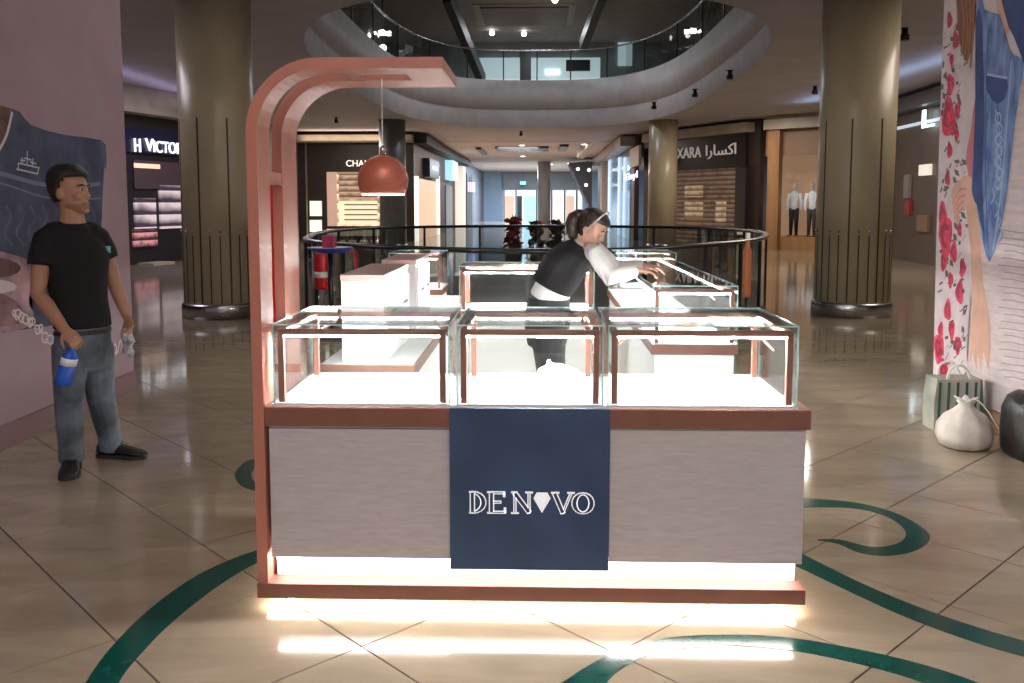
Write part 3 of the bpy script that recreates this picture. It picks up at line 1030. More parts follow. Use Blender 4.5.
k = thing('kiosk_counter', (0, 3.6, 0), 'front counter of the jewellery kiosk with grey panels and navy banner', 'counter')
stack(k, [
    ('plinth', (-0.92, 3.42, 0), (0.88, 3.92, 0.045), M_WHITE, 0),
    ('base_slab', (-1.07, 3.25, 0.045), (1.008, 4.02, 0.103), M_BRONZE, 0.003),
    ('kick_panel', (-1.015, 3.335, 0.103), (0.99, 3.95, 0.19), M_WHITE, 0),
    ('body', (-1.0, 3.305, 0.19), (0.985, 3.93, 0.705), M_WHITE, 0),
    ('grey_panel', (-1.016, 3.275, 0.197), (-0.329, 3.305, 0.700), M_GREY, 0.002),
    ('grey_panel', (0.272, 3.275, 0.193), (0.998, 3.305, 0.703), M_GREY, 0.002),
    ('side_panel', (0.985, 3.305, 0.193), (0.998, 3.93, 0.703), M_GREY, 0.002),
    ('trim_line', (-1.016, 3.285, 0.703), (1.0, 3.30, 0.711), M_WHITE, 0),
    ('counter_rim', (-1.03, 3.268, 0.711), (1.015, 3.95, 0.785), M_BRONZE, 0.003),
    ('display_deck', (-1.005, 3.285, 0.785), (0.972, 3.93, 0.792), M_WHITE, 0),
])
MB().box((-1.01, 3.308, 0.184), (0.985, 3.328, 0.1895)).build('kick_led', M_LED, k)
MB().box((-1.04, 3.275, 0.036), (0.98, 3.30, 0.043)).build('floor_led', M_LEDLOW, k)
MB().box((0.93, 3.34, 0.036), (0.95, 3.95, 0.043)).build('floor_led', M_LEDLOW, k)
MB().box((-1.0, 3.34, 0.036), (-0.98, 3.95, 0.043)).build('floor_led', M_LEDLOW, k)
ban = MB().box((-0.329, 3.258, 0.166), (0.270, 3.274, 0.787)).build('banner', M_NAVY, k)


def letter(nm, strokes, x0, w, z0, h, serifs=()):
    P = lambda q: Vector((x0 + q[0] * w, 0, z0 + q[1] * h))
    for layer, (ex, y, m) in enumerate(((0.0034, 3.2555, M_LETW), (-0.0012, 3.2535, M_LETD))):
        mb = MB()
        for st in strokes:
            p, q, tw = st[:3]
            p, q = P(p), P(q)
            d = (q - p).normalized()
            nn = Vector((-d.z, 0, d.x))
            wd = tw * h / 2 + ex
            if wd <= 0.001: continue
            e2 = ex if len(st) == 3 else 0.0006
            p2, q2 = p - d * e2, q + d * e2
            mb.prism([Vector((v.x, y, v.z)) for v in (p2 - nn * wd, q2 - nn * wd, q2 + nn * wd, p2 + nn * wd)], (0, 3.2575 - y, 0))
        if layer == 0:
            for (p, q) in serifs:
                mb.bar(P(p) + Vector((0, 3.2558, 0)), P(q) + Vector((0, 3.2558, 0)), 0.002, 0.007)
        if layer == 0:
            base = mb.build(nm, m, k)
        else:
            mb.build('letter_fill', m, base)


M_LETW = mat('letter_white', (0.95, 0.95, 0.97), 0.4, emit=(0.9, 0.95, 1.0), estr=0.35)  # slight glow put into the letters to brighten their white
M_LETD = mat('letter_navy', (0.045, 0.05, 0.11), 0.4)


def arc(cx, cz, rx, rz, a0, a1, n, tw):
    out = []
    for i in range(n):
        a, b = math.radians(a0 + (a1 - a0) * i / n), math.radians(a0 + (a1 - a0) * (i + 1) / n)
        w = tw if not callable(tw) else tw((a + b) / 2)
        out.append(((cx + rx * math.cos(a), cz + rz * math.sin(a)), (cx + rx * math.cos(b), cz + rz * math.sin(b)), w, 1))
    return out


thick = lambda a: 0.05 + 0.16 * abs(math.cos(a)) ** 1.5


def lx(px):
    return W(px, 500, 3.256).x


ZL, HLr = 0.388, 0.080
letter('letter_d', [((0.2, 0.02), (0.2, 0.98), 0.17)] + arc(0.25, 0.5, 0.6, 0.47, -90, 90, 10, thick), lx(469), lx(486) - lx(469), ZL, HLr, [((0, 0), (0.4, 0)), ((0, 1), (0.4, 1))])
letter('letter_e', [((0.25, 0.02), (0.25, 0.98), 0.17), ((0.3, 0.97), (0.95, 0.97), 0.06), ((0.3, 0.52), (0.75, 0.52), 0.06), ((0.3, 0.03), (1.0, 0.03), 0.06), ((0.95, 0.97), (0.95, 0.8), 0.04), ((1.0, 0.03), (1.0, 0.22), 0.04)], lx(487), lx(505) - lx(487), ZL, HLr, [((0, 0), (0.4, 0)), ((0, 1), (0.4, 1))])
letter('letter_n', [((0.18, 0.02), (0.18, 0.98), 0.07), ((0.18, 0.95), (0.82, 0.05), 0.17), ((0.82, 0.02), (0.82, 0.98), 0.07)], lx(511), lx(533) - lx(511), ZL, HLr, [((0, 0), (0.36, 0)), ((0, 1), (0.3, 1)), ((0.64, 1), (1, 1))])
letter('letter_v', [((0.12, 0.97), (0.52, 0.03), 0.17), ((0.9, 0.97), (0.52, 0.03), 0.06)], lx(552), lx(573) - lx(552), ZL, HLr, [((-0.05, 1), (0.35, 1)), ((0.72, 1), (1.08, 1))])
letter('letter_o', arc(0.5, 0.5, 0.43, 0.46, 0, 360, 20, thick), lx(573), lx(593) - lx(573), ZL, HLr)
dm = MB()
xa, xb, zc = lx(533.5), lx(550.5), 0.468
dm.prism([Vector((x, 3.2535, z)) for x, z in ((xa + 0.012, zc), (xb - 0.012, zc), (xb, zc - 0.022), ((xa + xb) / 2, zc - 0.078), (xa, zc - 0.022))], (0, 0.004, 0))
dm.build('diamond_emblem', M_LETW, k)

# canopy arch
XO, ZT, RO, TH = -1.07, 2.075, 0.27, 0.04


def arch_band(y0, y1, x_end):
    out, inn = [(XO, 0.103)], [(XO + TH, 0.103)]
    for i in range(13):
        a = math.pi - (math.pi / 2) * i / 12
        cx, cz = XO + RO, ZT - RO
        out.append((cx + RO * math.cos(a), cz + RO * math.sin(a)))
        inn.append((cx + (RO - TH) * math.cos(a), cz + (RO - TH) * math.sin(a)))
    out.append((x_end, ZT)); inn.append((x_end, ZT - TH))
    rings = []
    for (a, b) in zip(out, inn):
        rings.append([(a[0], y0, a[1]), (a[0], y1, a[1]), (b[0], y1, b[1]), (b[0], y0, b[1])])
    return MB().ring_loft(rings, sm=False)


ar = thing('canopy_arch', (XO, 3.5, 0.103), 'rose coloured double band arch rising from the left of the kiosk', 'arch')
arch_band(3.262, 3.415, -0.50).build('front_band', M_ROSE, ar)
arch_band(3.58, 3.80, -0.50).build('rear_band', M_ROSE, ar)
MB().box((-0.50, 3.262, ZT - TH), (-0.345, 3.80, ZT)).build('end_plate', M_ROSE, ar)
MB().box((XO + 0.002, 3.415, 1.62), (XO + TH - 0.002, 3.58, 1.67)).build('crossbar', M_ROSE, ar)
MB().box((-0.74, 3.415, ZT - TH + 0.002), (-0.69, 3.58, ZT - 0.002)).build('crossbar', M_ROSE, ar)

# pendant
pc = W(383, 175, 3.54)
pe = thing('pendant_lamp', (pc.x, pc.y, 1.585), 'copper dome pendant lamp hanging from the rose arch', 'lamp')
r = 0.100
prof = []
for i in range(15):
    a = math.radians(88 - i * (88 + 32) / 14)
    prof.append((r * math.cos(a), 1.64 + r * math.sin(a)))
inner = [(max(0.004, q - 0.004), z) for q, z in reversed(prof)]
MB().lathe(prof + inner, (pc.x, pc.y), 40, cap=False).build('shade', mat('copper_paint', (0.50, 0.155, 0.10), 0.38, metal=0.25, var=0.04), pe)
MB().lathe([(0.012, 1.735), (0.012, 1.765), (0.006, 1.775)], (pc.x, pc.y), 12).build('cap', M_CHROME, pe)
MB().bar((pc.x, pc.y, 1.77), (pc.x, pc.y, ZT - TH), 0.004).build('cord', M_TEXT, pe)
MB().lathe([(0.0835, 1.5805), (0.0835, 1.592)], (pc.x, pc.y), 32).build('diffuser', emis('lamp_diffuser', (1.0, 0.88, 0.8), 7), pe)


def showcase(name, label, x0, x1, y0, y1, z0, z1, led=None, inset=0.016, arms=(), fw=0.022, edge=0.005, deck=True, group='glass showcases of the kiosk'):
    c = ((x0 + x1) / 2, (y0 + y1) / 2, z0)
    t = thing(name, c, label, 'showcase', group)
    g = [M_GLASS, M_GEDGE]
    e = edge
    MB().box((x0, y0, z0), (x1, y0 + e, z1 - e), 0, 1, 1).build('front_glass', g, t)
    MB().box((x0, y1 - e, z0), (x1, y1, z1 - e), 0, 1, 1).build('back_glass', g, t)
    MB().box((x0, y0 + e, z0), (x0 + e, y1 - e, z1 - e), 0, 1, 0).build('side_glass', g, t)
    MB().box((x1 - e, y0 + e, z0), (x1, y1 - e, z1 - e), 0, 1, 0).build('side_glass', g, t)
    MB().box((x0, y0, z1 - e), (x1, y1, z1), 0, 1, 2).build('top_glass', g, t)
    a0, a1, b0, b1, zt = x0 + inset, x1 - inset, y0 + inset, y1 - inset, z1 - 0.022
    for yy in (b0, b1 - fw):
        for xx in (a0, a1 - fw):
            MB().box((xx, yy, z0), (xx + fw, yy + fw, zt - fw)).build('post', M_BRONZE, t)
        MB().box((a0, yy, zt - fw), (a1, yy + fw, zt)).build('top_rail', M_BRONZE, t)
    for xx in (a0, a1 - fw):
        MB().box((xx, b0 + fw, zt - fw), (xx + fw, b1 - fw, zt)).build('side_rail', M_BRONZE, t)
    MB().box((a0 + fw, b0 + 0.006, zt - fw - 0.006), (a1 - fw, b0 + fw - 0.002, zt - fw - 0.0005)).build('led_strip', led or M_CASELED, t)
    MB().box((a0 + fw, b1 - fw + 0.004, zt - fw - 0.006), (a1 - fw, b1 - 0.004, zt - fw - 0.0005)).build('led_strip', led or M_CASELED, t)
    if deck:
        MB().box((x0 + e, y0 + e, z0), (x1 - e, y1 - e, z0 + 0.004)).build('deck', M_WHITE, t)
    for p, q in arms:
        MB().bar(p, q, 0.012, 0.008).build('spot_arm', M_BRONZE, t)
    return t


Z0, Z1 = 0.792, 1.098
showcase('showcase', 'glass showcase on the kiosk front beside the rose arch', -0.998, -0.331, 3.285, 3.87, Z0, Z1,
         arms=[((-0.45, 3.80, 1.05), (-0.36, 3.74, 0.97)), ((-0.97, 3.7, 0.98), (-0.85, 3.82, 1.06))])
showcase('showcase', 'middle glass showcase above the navy banner', -0.305, 0.246, 3.285, 3.87, Z0, Z1,
         arms=[((0.19, 3.84, 1.06), (0.22, 3.7, 0.98))])
showcase('showcase', 'glass showcase on the right end of the kiosk front', 0.262, 0.966, 3.285, 3.87, Z0, Z1,
         arms=[((0.30, 3.45, 0.99), (0.37, 3.40, 1.06)), ((0.84, 3.50, 1.06), (0.92, 3.45, 0.98))])


def low_counter(label, x0, x1, y0, y1, glow=True):
    t = thing('side_counter', ((x0 + x1) / 2, (y0 + y1) / 2, 0), label, 'counter', 'side and rear counters of the kiosk')
    stack(t, [
        ('plinth', (x0 + 0.06, y0 + 0.06, 0), (x1 - 0.06, y1 - 0.06, 0.05), M_WHITE, 0),
        ('base_slab', (x0, y0, 0.05), (x1, y1, 0.103), M_BRONZE, 0.003),
        ('body', (x0 + 0.02, y0 + 0.02, 0.103), (x1 - 0.02, y1 - 0.02, 0.70), M_WHITE, 0),
        ('counter_rim', (x0, y0, 0.70), (x1, y1, 0.757), M_BRONZE, 0.003)])
    MB().box((x0 + 0.012, y0 + 0.012, 0.755), (x1 - 0.012, y1 - 0.012, 0.7585)).build('counter_top', M_WHITE, t)
    if glow:
        for xx in (x0 + 0.02, x1 - 0.035):
            MB().box((xx, y0 + 0.05, 0.040), (xx + 0.015, y1 - 0.05, 0.047)).build('floor_led', M_LEDLOW, t)
    return t


low_counter('right side counter of the kiosk under the long showcase', 0.64, 1.125, 4.97, 8.2)
t = showcase('long_showcase', 'long glass showcase on the right side counter where the woman leans', 0.645, 1.12, 4.98, 8.15, 0.759, 1.09,
             arms=[((0.70, 5.35, 1.04), (0.76, 5.30, 0.99)), ((0.98, 5.30, 1.04), (1.04, 5.25, 0.98))])
MB().box((0.65, 6.2, 0.764), (1.115, 6.205, 1.084), 0, 1, 1).build('divider_glass', [M_GLASS, M_GEDGE], t)
MB().prism([(0.84, 5.6, 0.765), (0.93, 5.5, 0.765), (0.98, 5.55, 0.84), (0.89, 5.65, 0.84)], (0.05, 0.05, 0.0)).build('display_stand', mat('tan_velvet', (0.55, 0.36, 0.26), 0.8), t)
for xx in (0.667, 1.083):
    MB().box((xx, 5.03, 1.0395), (xx + 0.015, 8.1, 1.0455)).build('led_strip', M_ROWLED, t)
low_counter('rear right counter of the kiosk', 0.72, 1.29, 8.28, 8.86)
showcase('rear_showcase', 'small rear showcase at the far right corner of the kiosk', 0.725, 1.285, 8.29, 8.85, 0.759, 1.09, fw=0.03)
low_counter('rear middle counter of the kiosk behind the woman', -0.585, 0.42, 6.5, 7.0)
showcase('rear_showcase', 'rear middle showcase behind the woman', -0.58, 0.415, 6.51, 6.99, 0.759, 1.09, fw=0.028)
low_counter('rear left counter of the kiosk behind the white cabinets', -1.38, -0.88, 8.15, 8.75)
showcase('rear_showcase', 'rear left showcase behind the white cabinets', -1.375, -0.885, 8.16, 8.74, 0.759, 1.09, fw=0.03)
low_counter('left side counter of the kiosk under the white cabinets', -1.08, -0.60, 4.3, 7.6)


def tower(label, y0, y1):
    x0, x1, z0, z1 = -0.965, -0.755, 0.759, 1.20
    t = thing('white_cabinet', ((x0 + x1) / 2, (y0 + y1) / 2, z0), label, 'cabinet', 'white cabinets on the left counter')
    MB().box((x0, y0, z0), (x1, y1, z1 - 0.03)).build('body', M_WHITE, t, bevel=0.003)
    MB().box((x0 - 0.004, y0 - 0.004, z1 - 0.03), (x1 + 0.004, y1 + 0.004, z1)).build('top', mat('rose_top', (0.55, 0.36, 0.32), 0.4), t, bevel=0.003)
    n = 2
    for i in range(n):
        a = y0 + 0.02 + (y1 - y0 - 0.02) * i / n
        b = y0 + (y1 - y0 - 0.02) * (i + 1) / n
        d = MB().box((x1, a, z0 + 0.02), (x1 + 0.012, b, z1 - 0.05)).build('door', M_WHITE, t, bevel=0.002)
        MB().box((x1 + 0.012, (a + b) / 2 - 0.06, 1.0), (x1 + 0.022, (a + b) / 2 + 0.06, 1.012)).build('handle', M_CHROME, d)
    return t


tower('larger white cabinet with rose top nearest the arch', 4.32, 5.12)
tower('smaller white cabinet behind the first one', 5.48, 6.1)
# crumpled bag in the middle case
cr = MB()
cc = W(557, 377, 3.74)
rng = random.Random(3)
for i in range(5):
    cr.ellipsoid((cc.x - 0.05 + 0.03 * i, 3.76 + rng.uniform(-.02, .02), Z0 + 0.030 + 0.012 * (2 - abs(i - 1.5))), 0.035, 0.035, 0.03)
cr.ellipsoid((cc.x - 0.035, 3.76, Z0 + 0.075), 0.012, 0.012, 0.02)
o = remesh(cr, 'plastic_bag', [mat('crumpled_white', (0.82, 0.82, 0.82), 0.35, bump=0.8, bscale=40)], 0.006, 2, Vector((cc.x, 3.76, Z0 + 0.004)))
tag(o, 'crumpled white plastic bag lying in the middle showcase', 'bag')

# ================================================================== PEOPLE
M_SKIN = mat('tan_skin', (0.42, 0.22, 0.14), 0.5, var=0.06, scale=20)
M_SKINW = mat('light_skin', (0.55, 0.32, 0.23), 0.5, var=0.05, scale=20)
M_HAIR = mat('black_hair', (0.012, 0.009, 0.008), 0.45, bump=0.4, bscale=90)
M_HAIRW = mat('dark_brown_hair', (0.030, 0.016, 0.012), 0.4, bump=0.4, bscale=90)
M_TEE = mat('black_tee', (0.005, 0.005, 0.006), 0.85, bump=0.25, bscale=14)
M_JEAN = mat('blue_grey_jeans', (0.11, 0.14, 0.175), 0.85, var=0.5, scale=6, bump=1.0, bscale=11)
M_SHOE = mat('black_shoe', (0.010, 0.010, 0.011), 0.5)
M_SOLE = mat('black_sole', (0.02, 0.02, 0.02), 0.7)
M_EYEW = mat('eye_white', (0.75, 0.72, 0.68), 0.3)
M_EYEB = mat('eye_dark', (0.02, 0.012, 0.01), 0.2)
M_LIP = mat('lip_rose', (0.33, 0.13, 0.10), 0.5)
HEAD = [(-.122, .016, .070, -.02), (-.116, .030, .088, .0), (-.098, .046, .093, .035), (-.072, .058, .092, .062), (-.042, .066, .090, .080),
        (-.012, .071, .087, .090), (.018, .074, .087, .097), (.052, .075, .088, .100), (.082, .068, .076, .092), (.104, .050, .052, .070), (.118, .020, .018, .03)]


def head_frame(face_dir, tilt_down=0.0, roll=0.0):
    fx = Vector(face_dir).normalized()
    left = UPV.cross(fx).normalized()         # person's left
    R = Matrix((( -left.x, fx.x, 0), (-left.y, fx.y, 0), (-left.z, fx.z, 1)))   # x: right, y: forward, z: up
    return R @ Matrix.Rotation(-tilt_down, 3, 'X') @ Matrix.Rotation(roll, 3, 'Y')


def head_ring(row, grow=0.0, n=20):
    z, w, f, b = row
    out = []
    for j in range(n):
        a = 2 * math.pi * j / n
        x = (w + grow) * math.cos(a)
        s_ = math.sin(a)
        y = (f + grow) * s_ if s_ > 0 else (b + grow) * s_
        out.append(Vector((x, y, z)))
    return out


def add_head(mb, c, R, k=1.0):
    T = lambda p: c + R @ (Vector(p) * k)
    mb.ring_loft([[T(p) for p in head_ring(r)] for r in HEAD])
    mb.ring_loft([[T(Vector((w * math.cos(2 * math.pi * j / 8), y + d * math.sin(2 * math.pi * j / 8), z))) for j in range(8)]
                  for z, w, y, d in ((-.042, .018, .088, .024), (-.03, .017, .089, .029), (-.01, .011, .087, .021), (.02, .008, .085, .011))])
    mb.ellipsoid(T((0, .080, .028)), .055 * k, .014 * k, .012 * k, R)      # brow
    mb.ellipsoid(T((0, .080, -.103)), .022 * k, .018 * k, .016 * k, R)     # chin
    for sx in (-1, 1):
        mb.ellipsoid(T((sx * .076, -.012, -.008)), .010 * k, .020 * k, .034 * k, R)
        mb.ellipsoid(T((sx * .040, .066, -.030)), .022 * k, .018 * k, .02 * k, R)


def face_parts(root, c, R, k=1.0, org=Vector(), brow=M_HAIR):
    T = lambda p: c + R @ (Vector(p) * k)
    for sx in (-1, 1):
        e = MB().ellipsoid(T((sx * .031, .084, .006)), .013 * k, .005 * k, .0052 * k, R).build('eye', M_EYEW, root, org)
        MB().ellipsoid(T((sx * .031, .0885, .006)), .0055 * k, .003 * k, .005 * k, R).build('iris', M_EYEB, e, org)
        MB().tube([T((sx * .012, .0935, .026)), T((sx * .032, .0935, .031)), T((sx * .052, .081, .025))], [.004 * k, .005 * k, .003 * k], 6).build('eyebrow', brow, root, org)
    MB().ellipsoid(T((0, .0905, -.066)), .024 * k, .007 * k, .005 * k, R).build('upper_lip', M_LIP, root, org)
    MB().ellipsoid(T((0, .0895, -.076)), .020 * k, .007 * k, .006 * k, R).build('lower_lip', M_LIP, root, org)


def hair_cap(root, c, R, m, k=1.0, grow=0.014, front_z=0.055, side_z=-0.01, back_z=-0.07, org=Vector(), topgrow=0.012, nm='hair'):
    T = lambda p: c + R @ (Vector(p) * k)
    rows = []
    N = 28
    src = HEAD
    zs = [-.09, -.07, -.05, -.03, -.01, .005, .02, .035, .05, .065, .08, .095, .107, .116]
    def interp(z):
        for a, b in zip(src[:-1], src[1:]):
            if a[0] <= z <= b[0]:
                t = (z - a[0]) / (b[0] - a[0])
                return (z, *[a[i] + (b[i] - a[i]) * t for i in (1, 2, 3)])
        return src[-1]
    mb = MB()
    idx = {}
    rng = random.Random(5)
    for i, z in enumerate(zs):
        ring = head_ring(interp(z), grow * (1 if z > 0 else .75), N)
        for j, p in enumerate(ring):
            p = p.copy()
            if z > 0.03: p.z += topgrow * (z - 0.03) / 0.08
            p += Vector((rng.uniform(-1, 1), rng.uniform(-1, 1), rng.uniform(-1, 1))) * 0.0018
            idx[i, j] = len(mb.v); mb.v.append(T(p))
    top = len(mb.v); mb.v.append(T((0, -.01, .122 + topgrow)))
    def low(j):
        a = 2 * math.pi * (j + .5) / N
        s_ = math.sin(a)
        if s_ > 0.45: return front_z
        if s_ > -0.32: return side_z + (front_z - side_z) * max(0, (s_ + .1) / .55) ** 0.6
        return back_z
    for i in range(len(zs) - 1):
        for j in range(N):
            if zs[i] >= low(j) - 1e-6:
                mb.face((idx[i, j], idx[i, (j + 1) % N], idx[i + 1, (j + 1) % N], idx[i + 1, j]), 0, True)
    i = len(zs) - 1
    for j in range(N):
        mb.face((idx[i, j], idx[i, (j + 1) % N], top), 0, True)
    o = mb.build(nm, m, root, org)
    s_ = o.modifiers.new('thick', 'SOLIDIFY'); s_.thickness = 0.014 * k; s_.offset = -1
    return o


def hand(mb, wrist, direc, palm_n, k=1.0, curl=0.5, thumb_side=1):
    """palm and five bent fingers; direc from wrist to knuckles, palm_n out of the palm"""
    d = Vector(direc).normalized()
    n_ = Vector(palm_n); n_ = (n_ - d * n_.dot(d)).normalized()
    sd = d.cross(n_).normalized() * thumb_side       # towards the thumb
    w = Vector(wrist)
    rings = []
    for t, hw, hd in ((-.01, .026, .020), (.02, .033, .018), (.055, .041, .016), (.085, .040, .013), (.095, .036, .011)):
        cc_ = w + d * t * k
        rings.append([cc_ + (sd * math.cos(2 * math.pi * j / 10) * hw + n_ * math.sin(2 * math.pi * j / 10) * hd) * k for j in range(10)])
    mb.ring_loft(rings)
    L = [(.030, .076), (.010, .084), (-.010, .078), (-.030, .062)]
    for off, ln in L:
        p = w + (d * .082 + sd * off) * k
        pts, rad = [p], [.0095 * k]
        ang = 0.15
        for seg, fr in ((.45, 1), (.32, 1.25), (.23, 1.0)):
            ang += curl * fr
            dd = d * math.cos(ang) + n_ * math.sin(ang)
            p = p + (dd + sd * off * 0.8) * (ln * seg * k)
            pts.append(p); rad.append(rad[-1] - .0009 * k)
        mb.tube(pts, rad, 7)
    p = w + (d * .03 + sd * .034) * k
    t1 = p + (d * .028 + sd * .022 + n_ * .012) * k
    t2 = t1 + (d * .030 + sd * .004 + n_ * .014) * k
    mb.tube([p - sd * .012 * k, p, t1, t2], [.012 * k, .012 * k, .010 * k, .008 * k], 7)


def oval(c, l, f, hw, hd, n=20, up=None):
    return [c + l * (hw * math.cos(2 * math.pi * j / n)) + f * (hd * math.sin(2 * math.pi * j / n)) for j in range(n)]


def foot(t_root, ankle_xy, direc, org, k=1.0, nm='shoe'):
    d = Vector((direc[0], direc[1], 0)).normalized()
    s_ = Vector((-d.y, d.x, 0))
    a = Vector((ankle_xy[0], ankle_xy[1], 0))
    rows = [(-.075, .030, .075), (-.06, .038, .095), (-.02, .041, .105), (.03, .041, .092), (.08, .044, .070), (.13, .049, .055), (.17, .045, .046), (.195, .030, .038), (.205, .012, .03)]
    mb = MB()
    rings = []
    for t, hw, h in rows:
        c = a + d * t * k
        ring = []
        for j in range(14):
            th = 2 * math.pi * j / 14
            zz = .014 + max(0, (h - .014)) * (0.5 + 0.5 * math.sin(th))
            ring.append(c + s_ * (hw * k * math.cos(th) * (1.0 if math.sin(th) < 0.2 else 0.93)) + Vector((0, 0, zz * k)))
        rings.append(ring)
    mb.ring_loft(rings)
    sh = mb.build(nm, M_SHOE, t_root, org)
    so = MB()
    poly = [a + d * (t - 0.004) * k + s_ * (hw + .003) * k for t, hw, h in rows] + [a + d * t * k - s_ * (hw + .003) * k for t, hw, h in reversed(rows)]
    so.prism([p + Vector((0, 0, .0015)) for p in poly], (0, 0, .02 * k))
    so.build('sole', M_SOLE, sh, org)
    for q in range(4):
        c = a + d * (.02 + .022 * q) * k + Vector((0, 0, (.099 - .008 * q) * k))
        MB().tube([c - s_ * .022, c + Vector((0, 0, .004)), c + s_ * .022], .0028, 5).build('lace', mat('lace_grey', (.08, .08, .085), .7), sh, org)
    return sh


# ---------------------------------------------------------------- man
A = math.radians(48)
ML, MF = Vector((math.cos(A), math.sin(A), 0)), Vector((math.sin(A), -math.cos(A), 0))
MO = Vector((WZ(98, 466).x, 5.0, 0))
C = lambda px, py, Y=5.0: W(px, py, Y)
neck_t, neck_b = C(72, 213), C(72, 226)
rsh, lsh = C(44, 241, 4.87), C(101, 240, 5.14)
rel, lel = C(38, 294, 4.82), C(115, 284, 5.18)
rwr, lwr = C(65, 330, 4.72), C(127, 316, 5.12)
hipc = C(82, 340)
rank, lank = WZ(72, 470) + UPV * .09, WZ(112, 457) + UPV * .09
rkn, lkn = C(69, 402, 4.93), C(101, 398, 5.10)
rhip, lhip = C(70, 345, 4.93), C(96, 345, 5.07)
hc = C(70, 192, 5.0)
HR_ = head_frame((math.sin(math.radians(84)), -math.cos(math.radians(84)), 0), math.radians(-4))
HK = 1.07
b = MB()
add_head(b, hc, HR_, HK)
b.tube([neck_b - UPV * .05, neck_b, neck_t, hc - UPV * .05 - MF * .01], [.085, .070, .064, .060], 14)
for s0 in (rsh, lsh):
    b.tube([neck_t - UPV * .03, neck_b.lerp(s0, .45) + UPV * .01, s0], [.045, .040, .040], 10)
tor = [(82, 345, .13, .09), (82, 326, .125, .085), (80, 300, .12, .085), (76, 268, .15, .1), (73, 246, .165, .095), (72, 233, .14, .07), (72, 226, .06, .06)]
b.ring_loft([oval(C(x, y), ML, MF, hw, hd) for x, y, hw, hd in tor])
b.tube([neck_b + UPV * -.03, rsh, rsh.lerp(rel, .45), rel, rel.lerp(rwr, .3), rel.lerp(rwr, .75), rwr], [.05, .052, .050, .041, .043, .034, .028], 12)
b.tube([neck_b + UPV * -.03, lsh, lsh.lerp(lel, .45), lel, lel.lerp(lwr, .3), lel.lerp(lwr, .75), lwr], [.05, .052, .048, .040, .042, .033, .027], 12)
rhd = (C(78, 344, 4.67) - rwr).normalized()
hand(b, rwr, rhd, Vector((-.35, .75, -.55)), 1.0, 0.62, -1)
lhd = (C(133, 336, 5.06) - lwr).normalized()
hand(b, lwr, lhd, Vector((-.5, -.75, .1)), 0.98, 0.5, 1)
b.tube([rhip, rkn, rank], [.075, .052, .040], 10)
b.tube([lhip, lkn, lank], [.075, .052, .040], 10)
man = remesh(b, 'person', [M_SKIN], 0.0062, 3, MO)
tag(man, 'person in a black t-shirt and grey-blue jeans holding a blue bottle', 'person')
face_parts(man, hc, HR_, HK, MO)
hair_cap(man, hc, HR_, M_HAIR, HK, 0.019, 0.060, 0.02, -0.05, MO, 0.030)
bd = MB()
BR = [(-.119, .026, .080, -.01), (-.112, .036, .089, .012), (-.098, .0462, .0932, .035), (-.084, .053, .0927, .05), (-.072, .0575, .0915, .061), (-.058, .0565, .0855, .066)]
BN = 28
for z_, w_, f_, b_ in BR:
    bd.v += [hc + HR_ @ (p_ * HK) for p_ in head_ring((z_, w_, f_, b_), .0022, BN)]
for i_ in range(len(BR) - 1):
    for j_ in range(BN):
        if math.sin(2 * math.pi * (j_ + .5) / BN) > -.1:
            bd.face((i_ * BN + j_, i_ * BN + (j_ + 1) % BN, (i_ + 1) * BN + (j_ + 1) % BN, (i_ + 1) * BN + j_), 0, True)
bd.build('stubble', mat('stubble_skin', (.27, .14, .092), .6, var=.12, scale=40), man, MO)
sh = MB()
tee = [(83, 327, .158, .118), (82, 318, .158, .118), (80, 300, .152, .115), (77, 280, .168, .12), (75, 262, .188, .126), (73, 248, .192, .118), (72, 239, .165, .098), (72, 232, .12, .082), (72, 226, .085, .074), (72, 223, .078, .07)]
sh.ring_loft([oval(C(x, y), ML, MF, hw, hd, 24) for x, y, hw, hd in tee])
for s0 in (rsh, lsh):
    sh.tube([neck_b.lerp(s0, .3) + UPV * .005, neck_b.lerp(s0, .6) + UPV * .008, s0], [.056, .070, .066], 12)
sh.tube([C(58, 240, 4.92), rsh, rsh.lerp(rel, .22), rsh.lerp(rel, .46)], [.06, .070, .071, .073], 14)
sh.tube([C(86, 240, 5.08), lsh, lsh.lerp(lel, .2), lsh.lerp(lel, .42)], [.06, .068, .067, .066], 14)
remesh(sh, 'tshirt', [M_TEE], 0.008, 4, MO, man)
lg = C(100, 249, 5.07) + MF * .098
MB().prism([lg + ML * -.012 + UPV * .018, lg + ML * .014 + UPV * .02, lg + ML * .012 + UPV * -.02, lg + ML * .0 + UPV * -.012], MF * .02).build('chest_emblem', mat('teal_emblem', (.15, .5, .5), .6), man, MO)
j = MB()
j.ring_loft([oval(c_, ML, MF, hw, hd, 20) for c_, hw, hd in ((C(83, 322), .146, .106), (C(83, 332), .152, .11), (C(83, 346), .158, .115), (C(84, 360), .150, .11), (C(85, 370), .11, .09))])
for hp, kn, an, f_ in ((rhip, rkn, rank, 1), (lhip, lkn, lank, 1)):
    an2 = an + UPV * .0
    j.tube([hp, hp.lerp(kn, .4), kn, kn.lerp(an2, .35), kn.lerp(an2, .8), an2 + UPV * -.03], [.098, .092, .078, .076, .068, .070], 14)
jeans = remesh(j, 'jeans', [M_JEAN], 0.008, 3, MO, man)
MB().ring_loft([oval(C(83, y), ML, MF, hw, hd, 20) for y, hw, hd in ((333, .158, .116), (329, .157, .115), (328.5, .15, .11))], cap=False).build('belt', mat('brown_belt', (.03, .02, .016), .5), man, MO)
foot(man, (rank.x, rank.y), (0.42, -1.0), MO, 1.12)
foot(man, (lank.x, lank.y), (1.0, -0.12), MO, 1.12)
